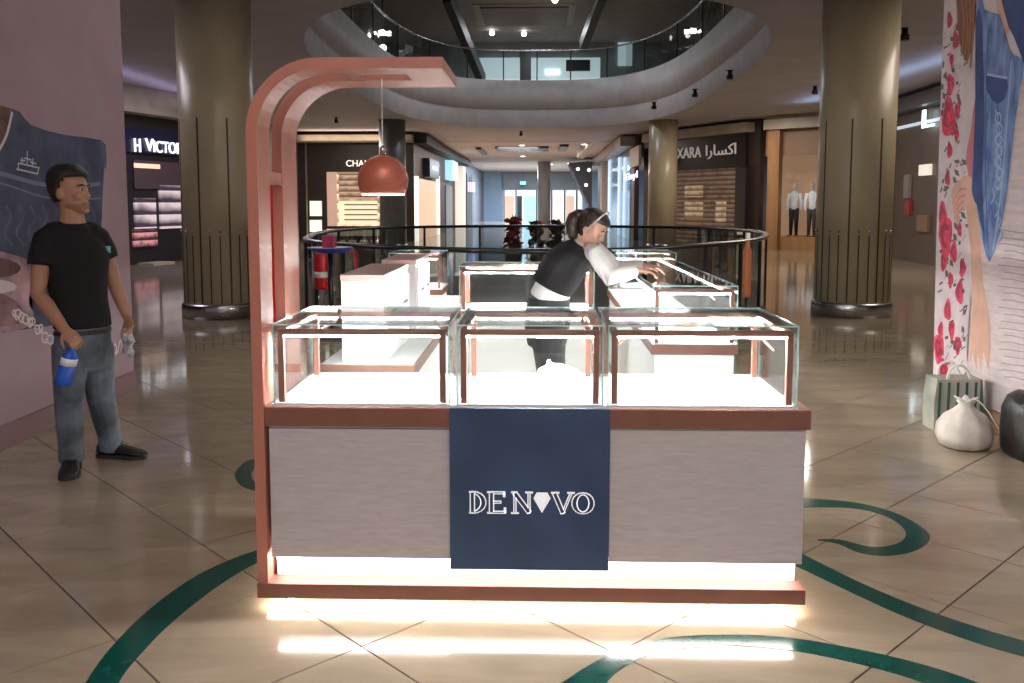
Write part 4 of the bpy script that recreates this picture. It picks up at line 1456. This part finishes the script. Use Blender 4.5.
# blue spray bottle in the right hand
bt = C(71, 352, 4.70)
t = thing('spray_bottle', tuple(C(66, 380, 4.69)), 'blue plastic bottle in the hand of the man', 'bottle')
ax = (C(63, 382, 4.68) - C(76, 336, 4.70)).normalized()
p0 = C(75, 340, 4.70)
M_BLUE = mat('blue_plastic', (0.015, 0.10, 0.55), 0.25)
MB().tube([p0 + ax * .035, p0 + ax * .07, p0 + ax * .09, p0 + ax * .20, p0 + ax * .245, p0 + ax * .25], [.016, .032, .052, .058, .056, .045], 16, flat=0.7).build('body', M_BLUE, t)
MB().tube([p0 - ax * .02, p0 + ax * .035], [.018, .015], 12).build('cap', mat('white_cap', (.8, .82, .85), .4), t)
MB().tube([p0 + ax * .10, p0 + ax * .14], [.0535, .0555], 16, flat=0.72).build('label_band', mat('white_cap', (.8, .82, .85), .4), t)
# cloth in the left hand
cl = MB()
for i in range(7):
    q = C(128 + rng.uniform(-4, 4), 337 + i * 2.6, 5.03 + rng.uniform(-.02, .02))
    cl.ellipsoid(q, .022, .018, .028)
o = remesh(cl, 'cleaning_cloth', [mat('grey_cloth', (.42, .42, .44), .9, var=.5, scale=30, bump=.6, bscale=50)], .007, 1, C(129, 352, 5.03))
tag(o, 'crumpled grey and white cloth in the other hand of the man', 'cloth')

# ---------------------------------------------------------------- woman
WO = Vector((0.14, 5.5, 0))
D = lambda px, py, Y=5.5: W(px, py, Y)
hcw = D(592, 228, 5.48)
RW = head_frame((math.cos(math.radians(-22)), math.sin(math.radians(-22)), 0), math.radians(32))
WK = 0.93
hip, wst = D(549, 310), D(552, 291)
chest, shc = D(566, 264), D(582, 247)
tv = (shc - hip).normalized()
wl = Vector((0.12, 1, 0)).normalized()             # her left, away from us
wf = wl.cross(tv).normalized()
if wf.x < 0: wf = -wf
w_ = MB()
add_head(w_, hcw, RW, WK)
w_.tube([shc, shc.lerp(hcw, .5), hcw - RW @ Vector((0, .02, .06))], [.06, .05, .048], 12)
w_.ring_loft([oval(c_, wl, wf, a_, d_) for c_, a_, d_ in ((hip, .13, .1), (wst, .11, .085), (chest, .14, .1), (shc, .12, .07))])
rs, ls = D(597, 254, 5.34), D(594, 250, 5.66)
re, le = D(610, 278, 5.26), D(618, 270, 5.68)
rw, lw = D(637, 270, 5.32), D(645, 266, 5.62)
w_.tube([shc, rs, re, rw], [.05, .045, .036, .025], 10)
w_.tube([shc, ls, le, lw], [.05, .045, .036, .025], 10)
hand(w_, rw, (1, .1, -.12), (0, 0, -1), .9, .25, 1)
hand(w_, lw, (1, .05, -.12), (0, 0, -1), .9, .25, -1)
for s_ in (-1, 1):
    w_.tube([D(549, 312) + wl * .08 * s_, Vector((.08, 5.5 + .1 * s_, .5)), Vector((.06, 5.5 + .11 * s_, .09))], [.08, .055, .04], 10)
wom = remesh(w_, 'person', [M_SKINW], 0.0062, 3, WO)
tag(wom, 'person in a black vest over a white shirt leaning over the showcase', 'person')
face_parts(wom, hcw, RW, WK, WO, M_HAIRW)
hair_cap(wom, hcw, RW, M_HAIRW, WK, 0.015, 0.060, -0.005, -0.075, WO, 0.008)
T = lambda p: hcw + RW @ (Vector(p) * WK)
tb = T((0, -.085, .035))
V3 = Vector
pt = MB().tube(catmull([tb, tb + V3((-.04, 0, .012)), tb + V3((-.068, 0, -.03)), tb + V3((-.074, 0, -.085)), tb + V3((-.066, -.01, -.14))], 4), [.022] * 2 + [.034] * 4 + [.046] * 5 + [.042] * 3 + [.03] * 2 + [.008], 12)
pt.build('ponytail', M_HAIRW, wom, WO)
MB().tube([T((.095 * math.cos(a), .018 + .02 * math.sin(a), .035 + .108 * math.sin(a))) for a in [math.pi * i / 14 for i in range(15)]], .006, 6).build('headband', mat('white_band', (.8, .78, .76), .5), wom, WO)
sw = MB()
hem = D(548, 301)
sw.ring_loft([oval(c_, wl, wf, a_, d_, 22) for c_, a_, d_ in ((hem, .155, .125), (wst, .145, .118), (chest, .165, .125), (shc.lerp(chest, .3), .165, .105), (shc, .12, .08), (shc + tv * .03, .07, .06))])
sw.tube([shc.lerp(rs, .55), rs, rs.lerp(re, .5), re, re.lerp(rw, .5), re.lerp(rw, .95)], [.05, .064, .060, .054, .05, .042], 12)
sw.tube([shc.lerp(ls, .55), ls, ls.lerp(le, .5), le, le.lerp(lw, .5), le.lerp(lw, .95)], [.05, .064, .060, .054, .05, .042], 12)
remesh(sw, 'shirt', [mat('white_shirt', (.75, .74, .73), .8, bump=.35, bscale=20)], .008, 3, WO, wom)
vs = MB()
vh = D(551, 287)
vs.ring_loft([oval(c_, wl, wf, a_, d_, 22) for c_, a_, d_ in ((vh, .165, .138), (D(556, 280), .17, .14), (chest, .185, .142), (shc.lerp(chest, .35), .185, .125), (shc, .135, .098), (shc + tv * .02, .075, .07))])
remesh(vs, 'vest', [mat('black_vest', (.006, .006, .008), .75, bump=.3, bscale=16)], .008, 3, WO, wom)
tr = MB()
tr.ring_loft([oval(c_, wl, Vector((1, 0, 0)), a_, d_, 20) for c_, a_, d_ in ((D(549, 297), .155, .130), (D(548, 310), .172, .142), (D(547, 330), .17, .138), (D(547, 345), .14, .12))])
for s_ in (-1, 1):
    tr.tube([D(548, 320) + wl * .085 * s_, Vector((.085, 5.5 + .1 * s_, .5)), Vector((.065, 5.5 + .11 * s_, .12)), Vector((.06, 5.5 + .11 * s_, .06))], [.112, .09, .066, .062], 14)
    foot(wom, (.06, 5.5 + .11 * s_), (1, 0), WO, .9)
remesh(tr, 'trousers', [mat('black_trousers', (.014, .014, .017), .8)], .009, 3, WO, wom)

# ================================================================== BAGS BY THE POSTER
bx_, by_ = 2.72, 5.64
bg = MB()
rings = []
for z, rx, ry in ((0.002, .13, .11), (.02, .165, .14), (.08, .185, .155), (.15, .175, .145), (.21, .13, .11), (.25, .07, .06), (.275, .045, .04), (.30, .06, .05)):
    rings.append([Vector((bx_ + .92 * rx * math.cos(2 * math.pi * q / 28) * (1 + .05 * math.sin(q * 3.1 + z * 9) + .04 * math.sin(q * 7)), by_ + ry * math.sin(2 * math.pi * q / 28) * (1 + .05 * math.sin(q * 4.3)), z)) for q in range(28)])
bg.ring_loft(rings)
t = thing('plastic_bag', (bx_, by_, 0), 'tied white plastic bag on the floor by the floral poster', 'bag')
bg.build('sack', mat('white_plastic', (.62, .56, .50), .4, var=.12, scale=9, bump=.7, bscale=16), t)
MB().tube(catmull([(bx_ + .0, by_, .27), (bx_ + .05, by_ - .02, .31), (bx_ + .11, by_ - .05, .25), (bx_ + .17, by_ - .08, .14)], 4), [.02, .018, .016, .014] + [.012] * 9, 6, flat=.35).build('tie', mat('white_plastic2', (.75, .72, .7), .4), t)
for q in range(5):
    aa = q * 1.25
    MB().tube([(bx_, by_, .27), (bx_ + .05 * math.cos(aa), by_ + .04 * math.sin(aa), .31), (bx_ + .075 * math.cos(aa), by_ + .06 * math.sin(aa), .325)], [.025, .022, .006], 6, flat=.4).build('gathered_tip', mat('white_plastic2', (.75, .72, .7), .4), t)
t = thing('black_bag', (2.985, 5.42, 0), 'bulging black bag beside the white plastic bag', 'bag')
bg = MB()
rings = []
for z, rx, ry in ((0.002, .14, .2), (.03, .17, .235), (.15, .18, .25), (.28, .17, .235), (.36, .13, .2), (.40, .05, .12)):
    rings.append([Vector((2.985 + .62 * rx * math.cos(2 * math.pi * q / 28) * (1 + .05 * math.sin(q * 2.3 + z * 14)), 5.42 + .9 * ry * math.sin(2 * math.pi * q / 28) * (1 + .05 * math.sin(q * 3.7 + z * 9)), z)) for q in range(28)])
bg.ring_loft(rings).build('sack', mat('black_plastic', (.012, .012, .012), .35, bump=.8, bscale=12), t)
MB().tube([(2.985, 5.38, .37), (2.965, 5.34, .42), (2.93, 5.30, .44)], [.04, .03, .01], 8, flat=.5).build('knot', M_BLACK, t)
t = thing('shopping_bag', (2.86, 6.12, 0), 'green striped shopping bag standing behind the white plastic bag', 'bag')
MB().ring_loft([[Vector((2.86 + sx_ * hw, 6.12 + sy_ * .09, z)) for sx_, sy_ in ((-1, -1), (1, -1), (1, 1), (-1, 1))] for z, hw in ((.002, .16), (.2, .165), (.36, .15))], sm=False).build('body', stripes('green_stripes', (.05, .12, .08), (.45, .42, .36), 1, 0, True), t)
for q in range(5):
    MB().box((2.72 + .06 * q, 6.022, .03), (2.735 + .06 * q, 6.028, .34)).build('stripe', mat('dark_green_stripe', (.02, .10, .07), .6), t)
for yy in (6.04, 6.2):
    MB().tube(catmull([(2.78, yy, .35), (2.8, yy, .43), (2.88, yy, .45), (2.94, yy, .36)], 5), .009, 6).build('handle', mat('white_plastic2', (.75, .72, .7), .4), t)

# ================================================================== ITEMS BY THE BALUSTRADE
fx = W(322, 290, 10.6)
t = thing('fire_extinguisher', (fx.x, fx.y, 0), 'red fire extinguisher on a stand behind the left of the kiosk', 'fire extinguisher')
MB().lathe([(.07, .52), (.085, .54), (.085, .9), (.07, .96), (.03, .99), (.02, 1.02)], (fx.x, fx.y), 20).build('cylinder', mat('red_paint', (.55, .015, .02), .3), t)
MB().bar((fx.x, fx.y, 0), (fx.x, fx.y, .52), .05).build('stand', M_CHROME, t)
MB().lathe([(.15, 0), (.15, .02)], (fx.x, fx.y), 20).build('foot', M_BLACK, t)
MB().tube([(fx.x + .03, fx.y, 1.0), (fx.x + .11, fx.y - .03, .95), (fx.x + .1, fx.y - .05, .7)], .012, 6).build('hose', M_BLACK, t)
MB().box((fx.x - .06, fx.y - .02, 1.02), (fx.x + .05, fx.y + .02, 1.05)).build('lever', M_BLACK, t)
MB().tube([(fx.x, fx.y, .66), (fx.x, fx.y, .73)], .0865, 20).build('label_band', mat('pale_label', (.7, .65, .62), .5), t)
ty = W(330, 241, 10.15)
t = thing('parcel_stand', (ty.x, ty.y, 0), 'small stand with a blue tray and red parcel by the balustrade', 'stand')
MB().lathe([(.03, .02), (.03, .98)], (ty.x, ty.y), 12).build('pole', M_BLACK, t)
MB().lathe([(.2, 0), (.2, .02)], (ty.x, ty.y), 20).build('foot', M_BLACK, t)
MB().lathe([(.16, .98), (.26, 1.03), (.26, 1.045), (.1, 1.03)], (ty.x, ty.y), 24).build('tray', mat('blue_tray', (.03, .04, .3), .3), t)
MB().box((ty.x - .08, ty.y - .06, 1.04), (ty.x + .06, ty.y + .06, 1.18)).build('parcel', mat('red_parcel', (.5, .05, .12), .5), t)
rx = W(274, 230, 10.2)
t = thing('red_banner_stand', (rx.x, rx.y, 0), 'tall red banner stand seen through the slot of the rose arch', 'banner')
MB().box((rx.x - .16, rx.y - .01, .06), (rx.x + .10, rx.y + .01, 1.82)).build('panel', mat('red_banner', (.6, .012, .03), .5, emit=(.6, .01, .03), estr=.15), t)
MB().box((rx.x - .18, rx.y - .12, 0), (rx.x + .12, rx.y + .12, .06)).build('base', M_BLACK, t)
ox = W(747, 270, 11.4)
t = thing('marker_post', (ox.x, ox.y, 0), 'slim orange marker post by the right of the balustrade', 'post')
MB().lathe([(.045, .35), (.055, .4), (.055, .95), (.03, 1.0), (.02, 1.08)], (ox.x, ox.y), 16).build('body', mat('orange_copper', (.45, .16, .06), .35, emit=(.6, .2, .08), estr=.12), t)  # plain post; a faint glow is put into its orange
MB().lathe([(.11, 0), (.11, .02), (.02, .03), (.02, .35)], (ox.x, ox.y), 16).build('foot', M_BLACK, t)

# planted display at the far side of the void
rg2 = random.Random(21)


def bush(label, px0, px1, pyt, col, flecks, Y=20.6):
    a, b2 = W(px0, pyt, Y), W(px1, pyt, Y)
    cx_, w2, zt = (a.x + b2.x) / 2, (b2.x - a.x) / 2, a.z
    t = thing('planter', (cx_, Y, 0), label, 'plant', 'planters beyond the balustrade')
    MB().lathe([(w2 * .7, 0), (w2 * .85, .4), (w2 * .75, .4)], (cx_, Y), 16).build('pot', mat('grey_pot', (.12, .11, .1), .5), t)
    mb = MB()
    for q in range(90):
        r_ = rg2.random() ** .5
        an = rg2.uniform(0, 6.28)
        z_ = rg2.uniform(.35, zt)
        sh_ = 1 - .55 * (z_ - .35) / (zt - .35)
        c_ = Vector((cx_ + w2 * r_ * sh_ * math.cos(an), Y + w2 * r_ * sh_ * math.sin(an), z_))
        d_ = Vector((rg2.uniform(-1, 1), rg2.uniform(-1, 1), rg2.uniform(-.3, 1))).normalized() * .14
        s_ = d_.cross(Vector((rg2.uniform(-1, 1), rg2.uniform(-1, 1), .2))).normalized() * .06
        mb.quad(c_ - d_, c_ - s_, c_ + d_, c_ + s_)
    mb.build('foliage', mat(col[0], col[1], .6, var=.4, scale=4), t)
    for q in range(flecks):
        an = rg2.uniform(0, 6.28); z_ = rg2.uniform(.8, zt)
        MB().ellipsoid((cx_ + w2 * .6 * math.cos(an), Y - w2 * .6 * abs(math.sin(an)), z_), .07, .07, .06, n=8, k=4).build('flower', mat('red_flower', (.5, .03, .05), .6), t)
    return t


bush('dark red leafy planter beyond the balustrade', 503, 524, 219, ('red_foliage', (.20, .025, .03)), 6)
bush('green leafy planter between the red one and the woman', 527, 545, 222, ('green_foliage', (.04, .07, .03)), 3)
bush('dull green leafy planter behind the head of the woman', 547, 566, 221, ('grey_foliage', (.08, .08, .06)), 2)

# ================================================================== POSTERS ON THE HOARDINGS


LAY = [0]


def lay(layer):
    LAY[0] += 1
    return 0.0006 + 0.0006 * layer + 0.000004 * (LAY[0] % 140)


def flat(o_parent, nm, pts, X, layer, m, smooth=3, sign=1):
    """flat print: a traced outline lying on the hoarding plane x = X"""
    q = [WX(x, y, X) for x, y in pts]
    if smooth:
        q = catmull(q, smooth, True)
    org = ORG[o_parent.name]
    xo = X + sign * lay(layer)
    bmx = bmesh.new()
    f = bmx.faces.new([bmx.verts.new((xo - org.x, p.y - org.y, p.z - org.z)) for p in q])
    bmesh.ops.triangulate(bmx, faces=[f])
    bmesh.ops.recalc_face_normals(bmx, faces=bmx.faces)
    me = bpy.data.meshes.new(nm); bmx.to_mesh(me); bmx.free()
    me.materials.append(m)
    o = bpy.data.objects.new(nm, me); COL.objects.link(o)
    o.parent = o_parent
    return o


def ribbon(o_parent, nm, pts, w, X, layer, m, sign=1):
    q = catmull([WX(x, y, X) for x, y in pts], 5)
    org = ORG[o_parent.name]
    xo = X + sign * lay(layer)
    mb = MB()
    for i, c_ in enumerate(q):
        d = (q[min(i + 1, len(q) - 1)] - q[max(i - 1, 0)]).normalized()
        n_ = Vector((0, -d.z, d.y)) * (w / 2)
        mb.v += [Vector((xo, c_.y - n_.y, c_.z - n_.z)), Vector((xo, c_.y + n_.y, c_.z + n_.z))]
        if i:
            k = 2 * i
            mb.face((k - 2, k, k + 1, k - 1))
    return mb.build(nm, m, o_parent)


M_DENIM = mat('print_navy_denim', (0.018, 0.022, 0.055), 0.6, scale=5, col2=(0.05, 0.062, 0.12))
M_DENIML = mat('print_pale_denim', (0.06, 0.075, 0.16), 0.6, var=.4, scale=6)
M_STITCH = mat('print_stitch', (0.14, 0.14, 0.22), 0.6)
M_PALE = mat('print_pale', (0.6, 0.52, 0.52), 0.6)
M_BROWNP = mat('print_brown', (0.11, 0.045, 0.04), 0.6, var=.5, scale=8)
M_MAUVEP = mat('print_mauve', (0.36, 0.22, 0.25), 0.6, var=.5, scale=5)
c = WX(60, 240, HL)
p = thing('denim_poster', (HL, c.y, c.z), 'large printed picture of navy denim on the pink wall behind the man', 'poster')
flat(p, 'denim_panel', [(-60, 108), (-10, 106), (4, 107), (20, 112), (31, 125), (65, 135), (101, 140), (106, 152), (104, 170), (102, 210), (100, 250), (98, 290), (70, 320), (20, 330), (-20, 332), (-60, 330)], HL, 0, M_DENIM, 2)
flat(p, 'flap', [(-60, 104), (-8, 105), (8, 108), (12, 116), (4, 138), (-8, 160), (-60, 170)], HL, 1, M_BROWNP)
ribbon(p, 'flap_edge', [(12, 112), (6, 136), (-4, 154), (-14, 166)], 0.022, HL, 2, M_PALE)
flat(p, 'dark_fold', [(101, 141), (106, 151), (106, 168), (103, 164), (101, 150)], HL, 1, M_DENIML, 2)
ribbon(p, 'seam', [(-20, 168), (10, 176), (40, 184), (70, 186), (100, 184)], 0.03, HL, 1, M_STITCH)
ribbon(p, 'seam', [(-20, 178), (10, 186), (40, 196), (70, 200), (101, 198)], 0.012, HL, 1, M_STITCH)
for i in range(9):
    x0 = -6 + i * 12
    ribbon(p, 'fold_print', [(x0, 206), (x0 + 5, 218), (x0 - 2, 232), (x0 + 6, 246)], 0.02, HL, 1, M_DENIML)
# emblem
E_ = [(18, 167), (22, 150), (27, 156), (30, 146), (34, 157), (40, 154), (38, 170)]
for a, b_ in (((16, 169), (38, 174)), ((18, 163), (39, 168)), ((18, 163), (18, 170)), ((39, 167), (37, 174)), ((27, 164), (27, 151)), ((22, 163), (22, 157)), ((32, 166), (33, 158)), ((24, 158), (31, 160)), ((20, 160), (25, 161)), ((30, 162), (36, 164))):
    ribbon(p, 'emblem_stroke', [a, ((a[0] + b_[0]) / 2, (a[1] + b_[1]) / 2), b_], 0.011, HL, 2, mat('print_emblem', (.45, .45, .5), .6))
# pink fabric and lace lower down
flat(p, 'pink_fabric', [(-60, 250), (-20, 248), (10, 254), (30, 262), (36, 280), (28, 300), (34, 318), (20, 330), (-10, 334), (-60, 336)], HL, 3, M_MAUVEP)
flat(p, 'fold_shadow_print', [(-40, 262), (0, 258), (20, 266), (10, 276), (-40, 280)], HL, 4, M_BROWNP)
flat(p, 'fold_shadow_print', [(-50, 300), (-10, 292), (14, 300), (24, 316), (10, 326), (-50, 324)], HL, 4, mat('print_wine', (.2, .09, .1), .6, var=.4, scale=7))
flat(p, 'fold_light_print', [(-30, 284), (2, 280), (16, 286), (8, 292), (-30, 296)], HL, 5, M_PALE)
rl = random.Random(2)
for k_ in range(11):
    x0, y0 = 13 + k_ * 4 + rl.uniform(-1, 1), 310 + k_ * 3.0 + rl.uniform(-3, 3)
    rr = rl.uniform(2.2, 5.0); ph = rl.uniform(0, 6)
    ribbon(p, 'lace_curl', [(x0 + rr * (1 - q * .07) * math.cos(ph + q * .9), y0 + 1.5 * rr * (1 - q * .07) * math.sin(ph + q * .9)) for q in range(9)], 0.013, HL, 6, M_PALE)
# script lettering end right of the man
for k_ in range(4):
    x0, y0 = 112 + k_ * 5.5, 350 - k_ * 3.2
    ribbon(p, 'script_stroke', [(x0, y0 + 3), (x0 + 2, y0 - 6), (x0 + 4, y0 - 2), (x0 + 3, y0 + 4), (x0 + 6, y0)], 0.014, HL, 6, mat('print_white', (.75, .68, .7), .6))

# ---- right hoarding
X = HR
c = WX(985, 200, X)
p = thing('fashion_poster', (X, c.y, c.z), 'tall printed fashion poster of a floral dress and denim jacket on the right wall', 'poster')
SG = -1
M_DRESS = mat('print_dress', (0.62, 0.55, 0.57), 0.5, var=.08, scale=8)
M_ROSEP = mat('print_rose', (0.55, 0.04, 0.09), 0.5, var=.45, scale=16)
M_ROSED = mat('print_rose_dark', (0.28, 0.02, 0.05), 0.5)
M_LEAF = mat('print_leaf', (0.10, 0.085, 0.08), 0.5, var=.4, scale=16)
M_SKINP = mat('print_skin', (0.60, 0.36, 0.27), 0.5, var=.08, scale=6)
M_PINKP = mat('print_pink', (0.50, 0.17, 0.19), 0.5, var=.1, scale=6)
M_HAIRP = mat('print_auburn', (0.20, 0.075, 0.03), 0.5, var=.5, scale=12, stretch=(1, 4, .6))
M_JACK = mat('print_blue_denim', (0.05, 0.11, 0.33), 0.5, scale=9, col2=(0.22, 0.33, 0.56), stretch=(1, 1.6, .5))
M_JACKD = mat('print_blue_dark', (0.02, 0.05, 0.18), 0.5, var=.3, scale=6)
M_SKIRT = mat('print_cream_knit', (0.55, 0.46, 0.46), 0.5, scale=5, col2=(0.66, 0.57, 0.56), stretch=(1, 1, 6))
f = lambda nm, pts, ly, m, sm=2: flat(p, nm, pts, X, ly, m, sm, SG)
f('cream_skirt', [(966, 240), (1000, 150), (1024, 60), (1060, -20), (1330, -60), (1330, 500), (1060, 410), (1010, 395), (966, 385)], 0, M_SKIRT, 0)
f('dress_panel', [(946, -40), (976, -40), (980, 100), (980, 200), (974, 260), (968, 330), (966, 386), (933, 389), (936, 260), (940, 120)], 1, M_DRESS, 0)
f('pink_lining', [(976, 95), (983, 110), (980, 170), (975, 215), (972, 190), (966, 160), (971, 130)], 2, M_PINKP)
f('arm', [(966, 205), (975, 186), (980, 230), (983, 280), (990, 320), (991, 345), (989, 372), (984, 352), (982, 372), (978, 354), (977, 371), (973, 352), (970, 366), (970, 345), (973, 300), (971, 250)], 3, M_SKINP, 0)
f('hand_on_sleeve', [(962, 178), (970, 176), (976, 184), (977, 198), (972, 206), (965, 200)], 3, M_SKINP)
for k_ in range(4):
    ribbon(p, 'finger', [(970 - k_ * 1.0, 184 + k_ * 6), (961 - k_ * .5, 184 + k_ * 8), (954 + k_ * .8, 192 + k_ * 8), (956 + k_ * 1.2, 200 + k_ * 7)], .075, X, 4, M_SKINP, SG)
    ribbon(p, 'finger_line', [(967 - k_ * 1.0, 189 + k_ * 6), (960 - k_ * .5, 190 + k_ * 8), (956 + k_ * .8, 198 + k_ * 7)], .012, X, 5, M_PINKP, SG)
f('upper_chest', [(996, -40), (1020, -40), (1014, 20), (1004, 36), (998, 14)], 2, M_SKINP)
f('jacket', [(976, -40), (985, 10), (1000, 14), (1010, 50), (1018, 56), (1024, 60), (1024, 70), (1016, 120), (1008, 190), (1000, 235), (990, 262), (983, 240), (976, 200), (972, 190), (976, 120), (978, 40)], 5, M_JACK, 2)
f('jacket_collar', [(1004, -40), (1120, -60), (1110, 40), (1060, 150), (1046, 120), (1024, 62), (1014, 36), (1006, 16)], 5, M_JACKD)
f('jacket_sleeve', [(976, 20), (982, 14), (984, 60), (985, 120), (983, 180), (985, 238), (978, 205), (973, 192), (976, 120)], 6, M_JACKD)
f('jacket_pocket', [(988, 74), (1007, 78), (1007, 95), (998, 104), (988, 92)], 6, M_JACKD)
ribbon(p, 'seam_print', [(987, 74), (997, 76), (1008, 78)], .018, X, 7, mat('print_stitch_pale', (.35, .45, .62), .5), SG)
ribbon(p, 'seam_print', [(989, 30), (987, 90), (986, 160), (989, 250)], .010, X, 7, M_JACKD, SG)
ribbon(p, 'seam_print', [(1012, 60), (1008, 120), (1002, 190), (994, 250)], .014, X, 7, mat('print_stitch_pale', (.35, .45, .62), .5), SG)
rg = random.Random(11)
for k_ in range(10):
    x0, y0 = rg.uniform(990, 1003), 110 + k_ * 13
    ribbon(p, 'wear_print', [(x0, y0), (x0 + 3, y0 + 8), (x0 - 1, y0 + 16)], .016, X, 7, mat('print_faded', (.25, .36, .58), .5), SG)
for k_ in range(7):
    cx_, cy_ = 999 + (k_ % 2), 118 + k_ * 11
    ribbon(p, 'embroidery_ring', [(cx_ + 3 * math.cos(q * .9), cy_ + 5 * math.sin(q * .9)) for q in range(8)], .014, X, 8, mat('print_stitch_pale', (.35, .45, .62), .5), SG)
f('hair', [(958, -40), (978, -40), (976, 10), (974, 40), (968, 62), (962, 50), (958, 20)], 8, M_HAIRP)
for k_ in range(4):
    ribbon(p, 'hair_strand', [(963 + k_ * 4, 0), (965 + k_ * 3, 30), (962 + k_ * 3, 56 + k_ * 4)], .02, X, 9, mat('print_copper', (.32, .13, .05), .5), SG)


def rose(x, y, s):
    for k2, (dx, dy, rr, m) in enumerate(((0, 0, 1.0, M_ROSEP), (-.15, -.1, .6, M_ROSED), (.05, .05, .36, M_ROSEP))):
        pts = []
        for q in range(10):
            a = 2 * math.pi * q / 10
            g = rr * s * (1 + .16 * math.sin(3 * a + x))
            pts.append((x + dx * s * .45 + .45 * g * math.cos(a), y + dy * s + 1.35 * g * math.sin(a)))
        f('rose_print', pts, 3 + k2, m, 2)


for x, y, s_ in ((949, 118, 15), (951, 84, 8), (950, 150, 6), (946, 236, 15), (954, 252, 8), (943, 214, 9), (960, 292, 9), (939, 348, 11), (944, 372, 10), (952, 330, 7), (963, 268, 7), (956, 40, 7), (948, 178, 6), (958, 110, 6), (957, 135, 5), (944, 262, 7), (951, 280, 6), (948, 310, 8), (958, 345, 7), (941, 330, 6), (952, 385, 6), (960, 230, 5), (952, 60, 5), (950, 20, 6)):
    rose(x, y, s_)
for k_ in range(150):
    x0 = rg.uniform(941, 966); y0 = rg.uniform(20, 380)
    x0 = max(x0, 946 - y0 * .03)
    dx, dy = rg.uniform(-6, 6), rg.uniform(-9, 9)
    f('leaf_print', [(x0, y0), (x0 + dx * .5 + 1.4, y0 + dy * .5 - 2), (x0 + dx, y0 + dy), (x0 + dx * .5 - 1.4, y0 + dy * .5 + 2)], 2, M_LEAF, 0)
for k_ in range(22):
    y0 = 230 + k_ * 7
    x0 = 1004 - (k_ % 3) * 3
    ribbon(p, 'knit_line', [(x0, y0), (x0 + 10, y0 + rg.uniform(-1, 1) + 1), (1024, y0 + 3), (1040, y0 + 5)], .007, X, 1, mat('print_knit', (.34, .28, .30), .5), SG)
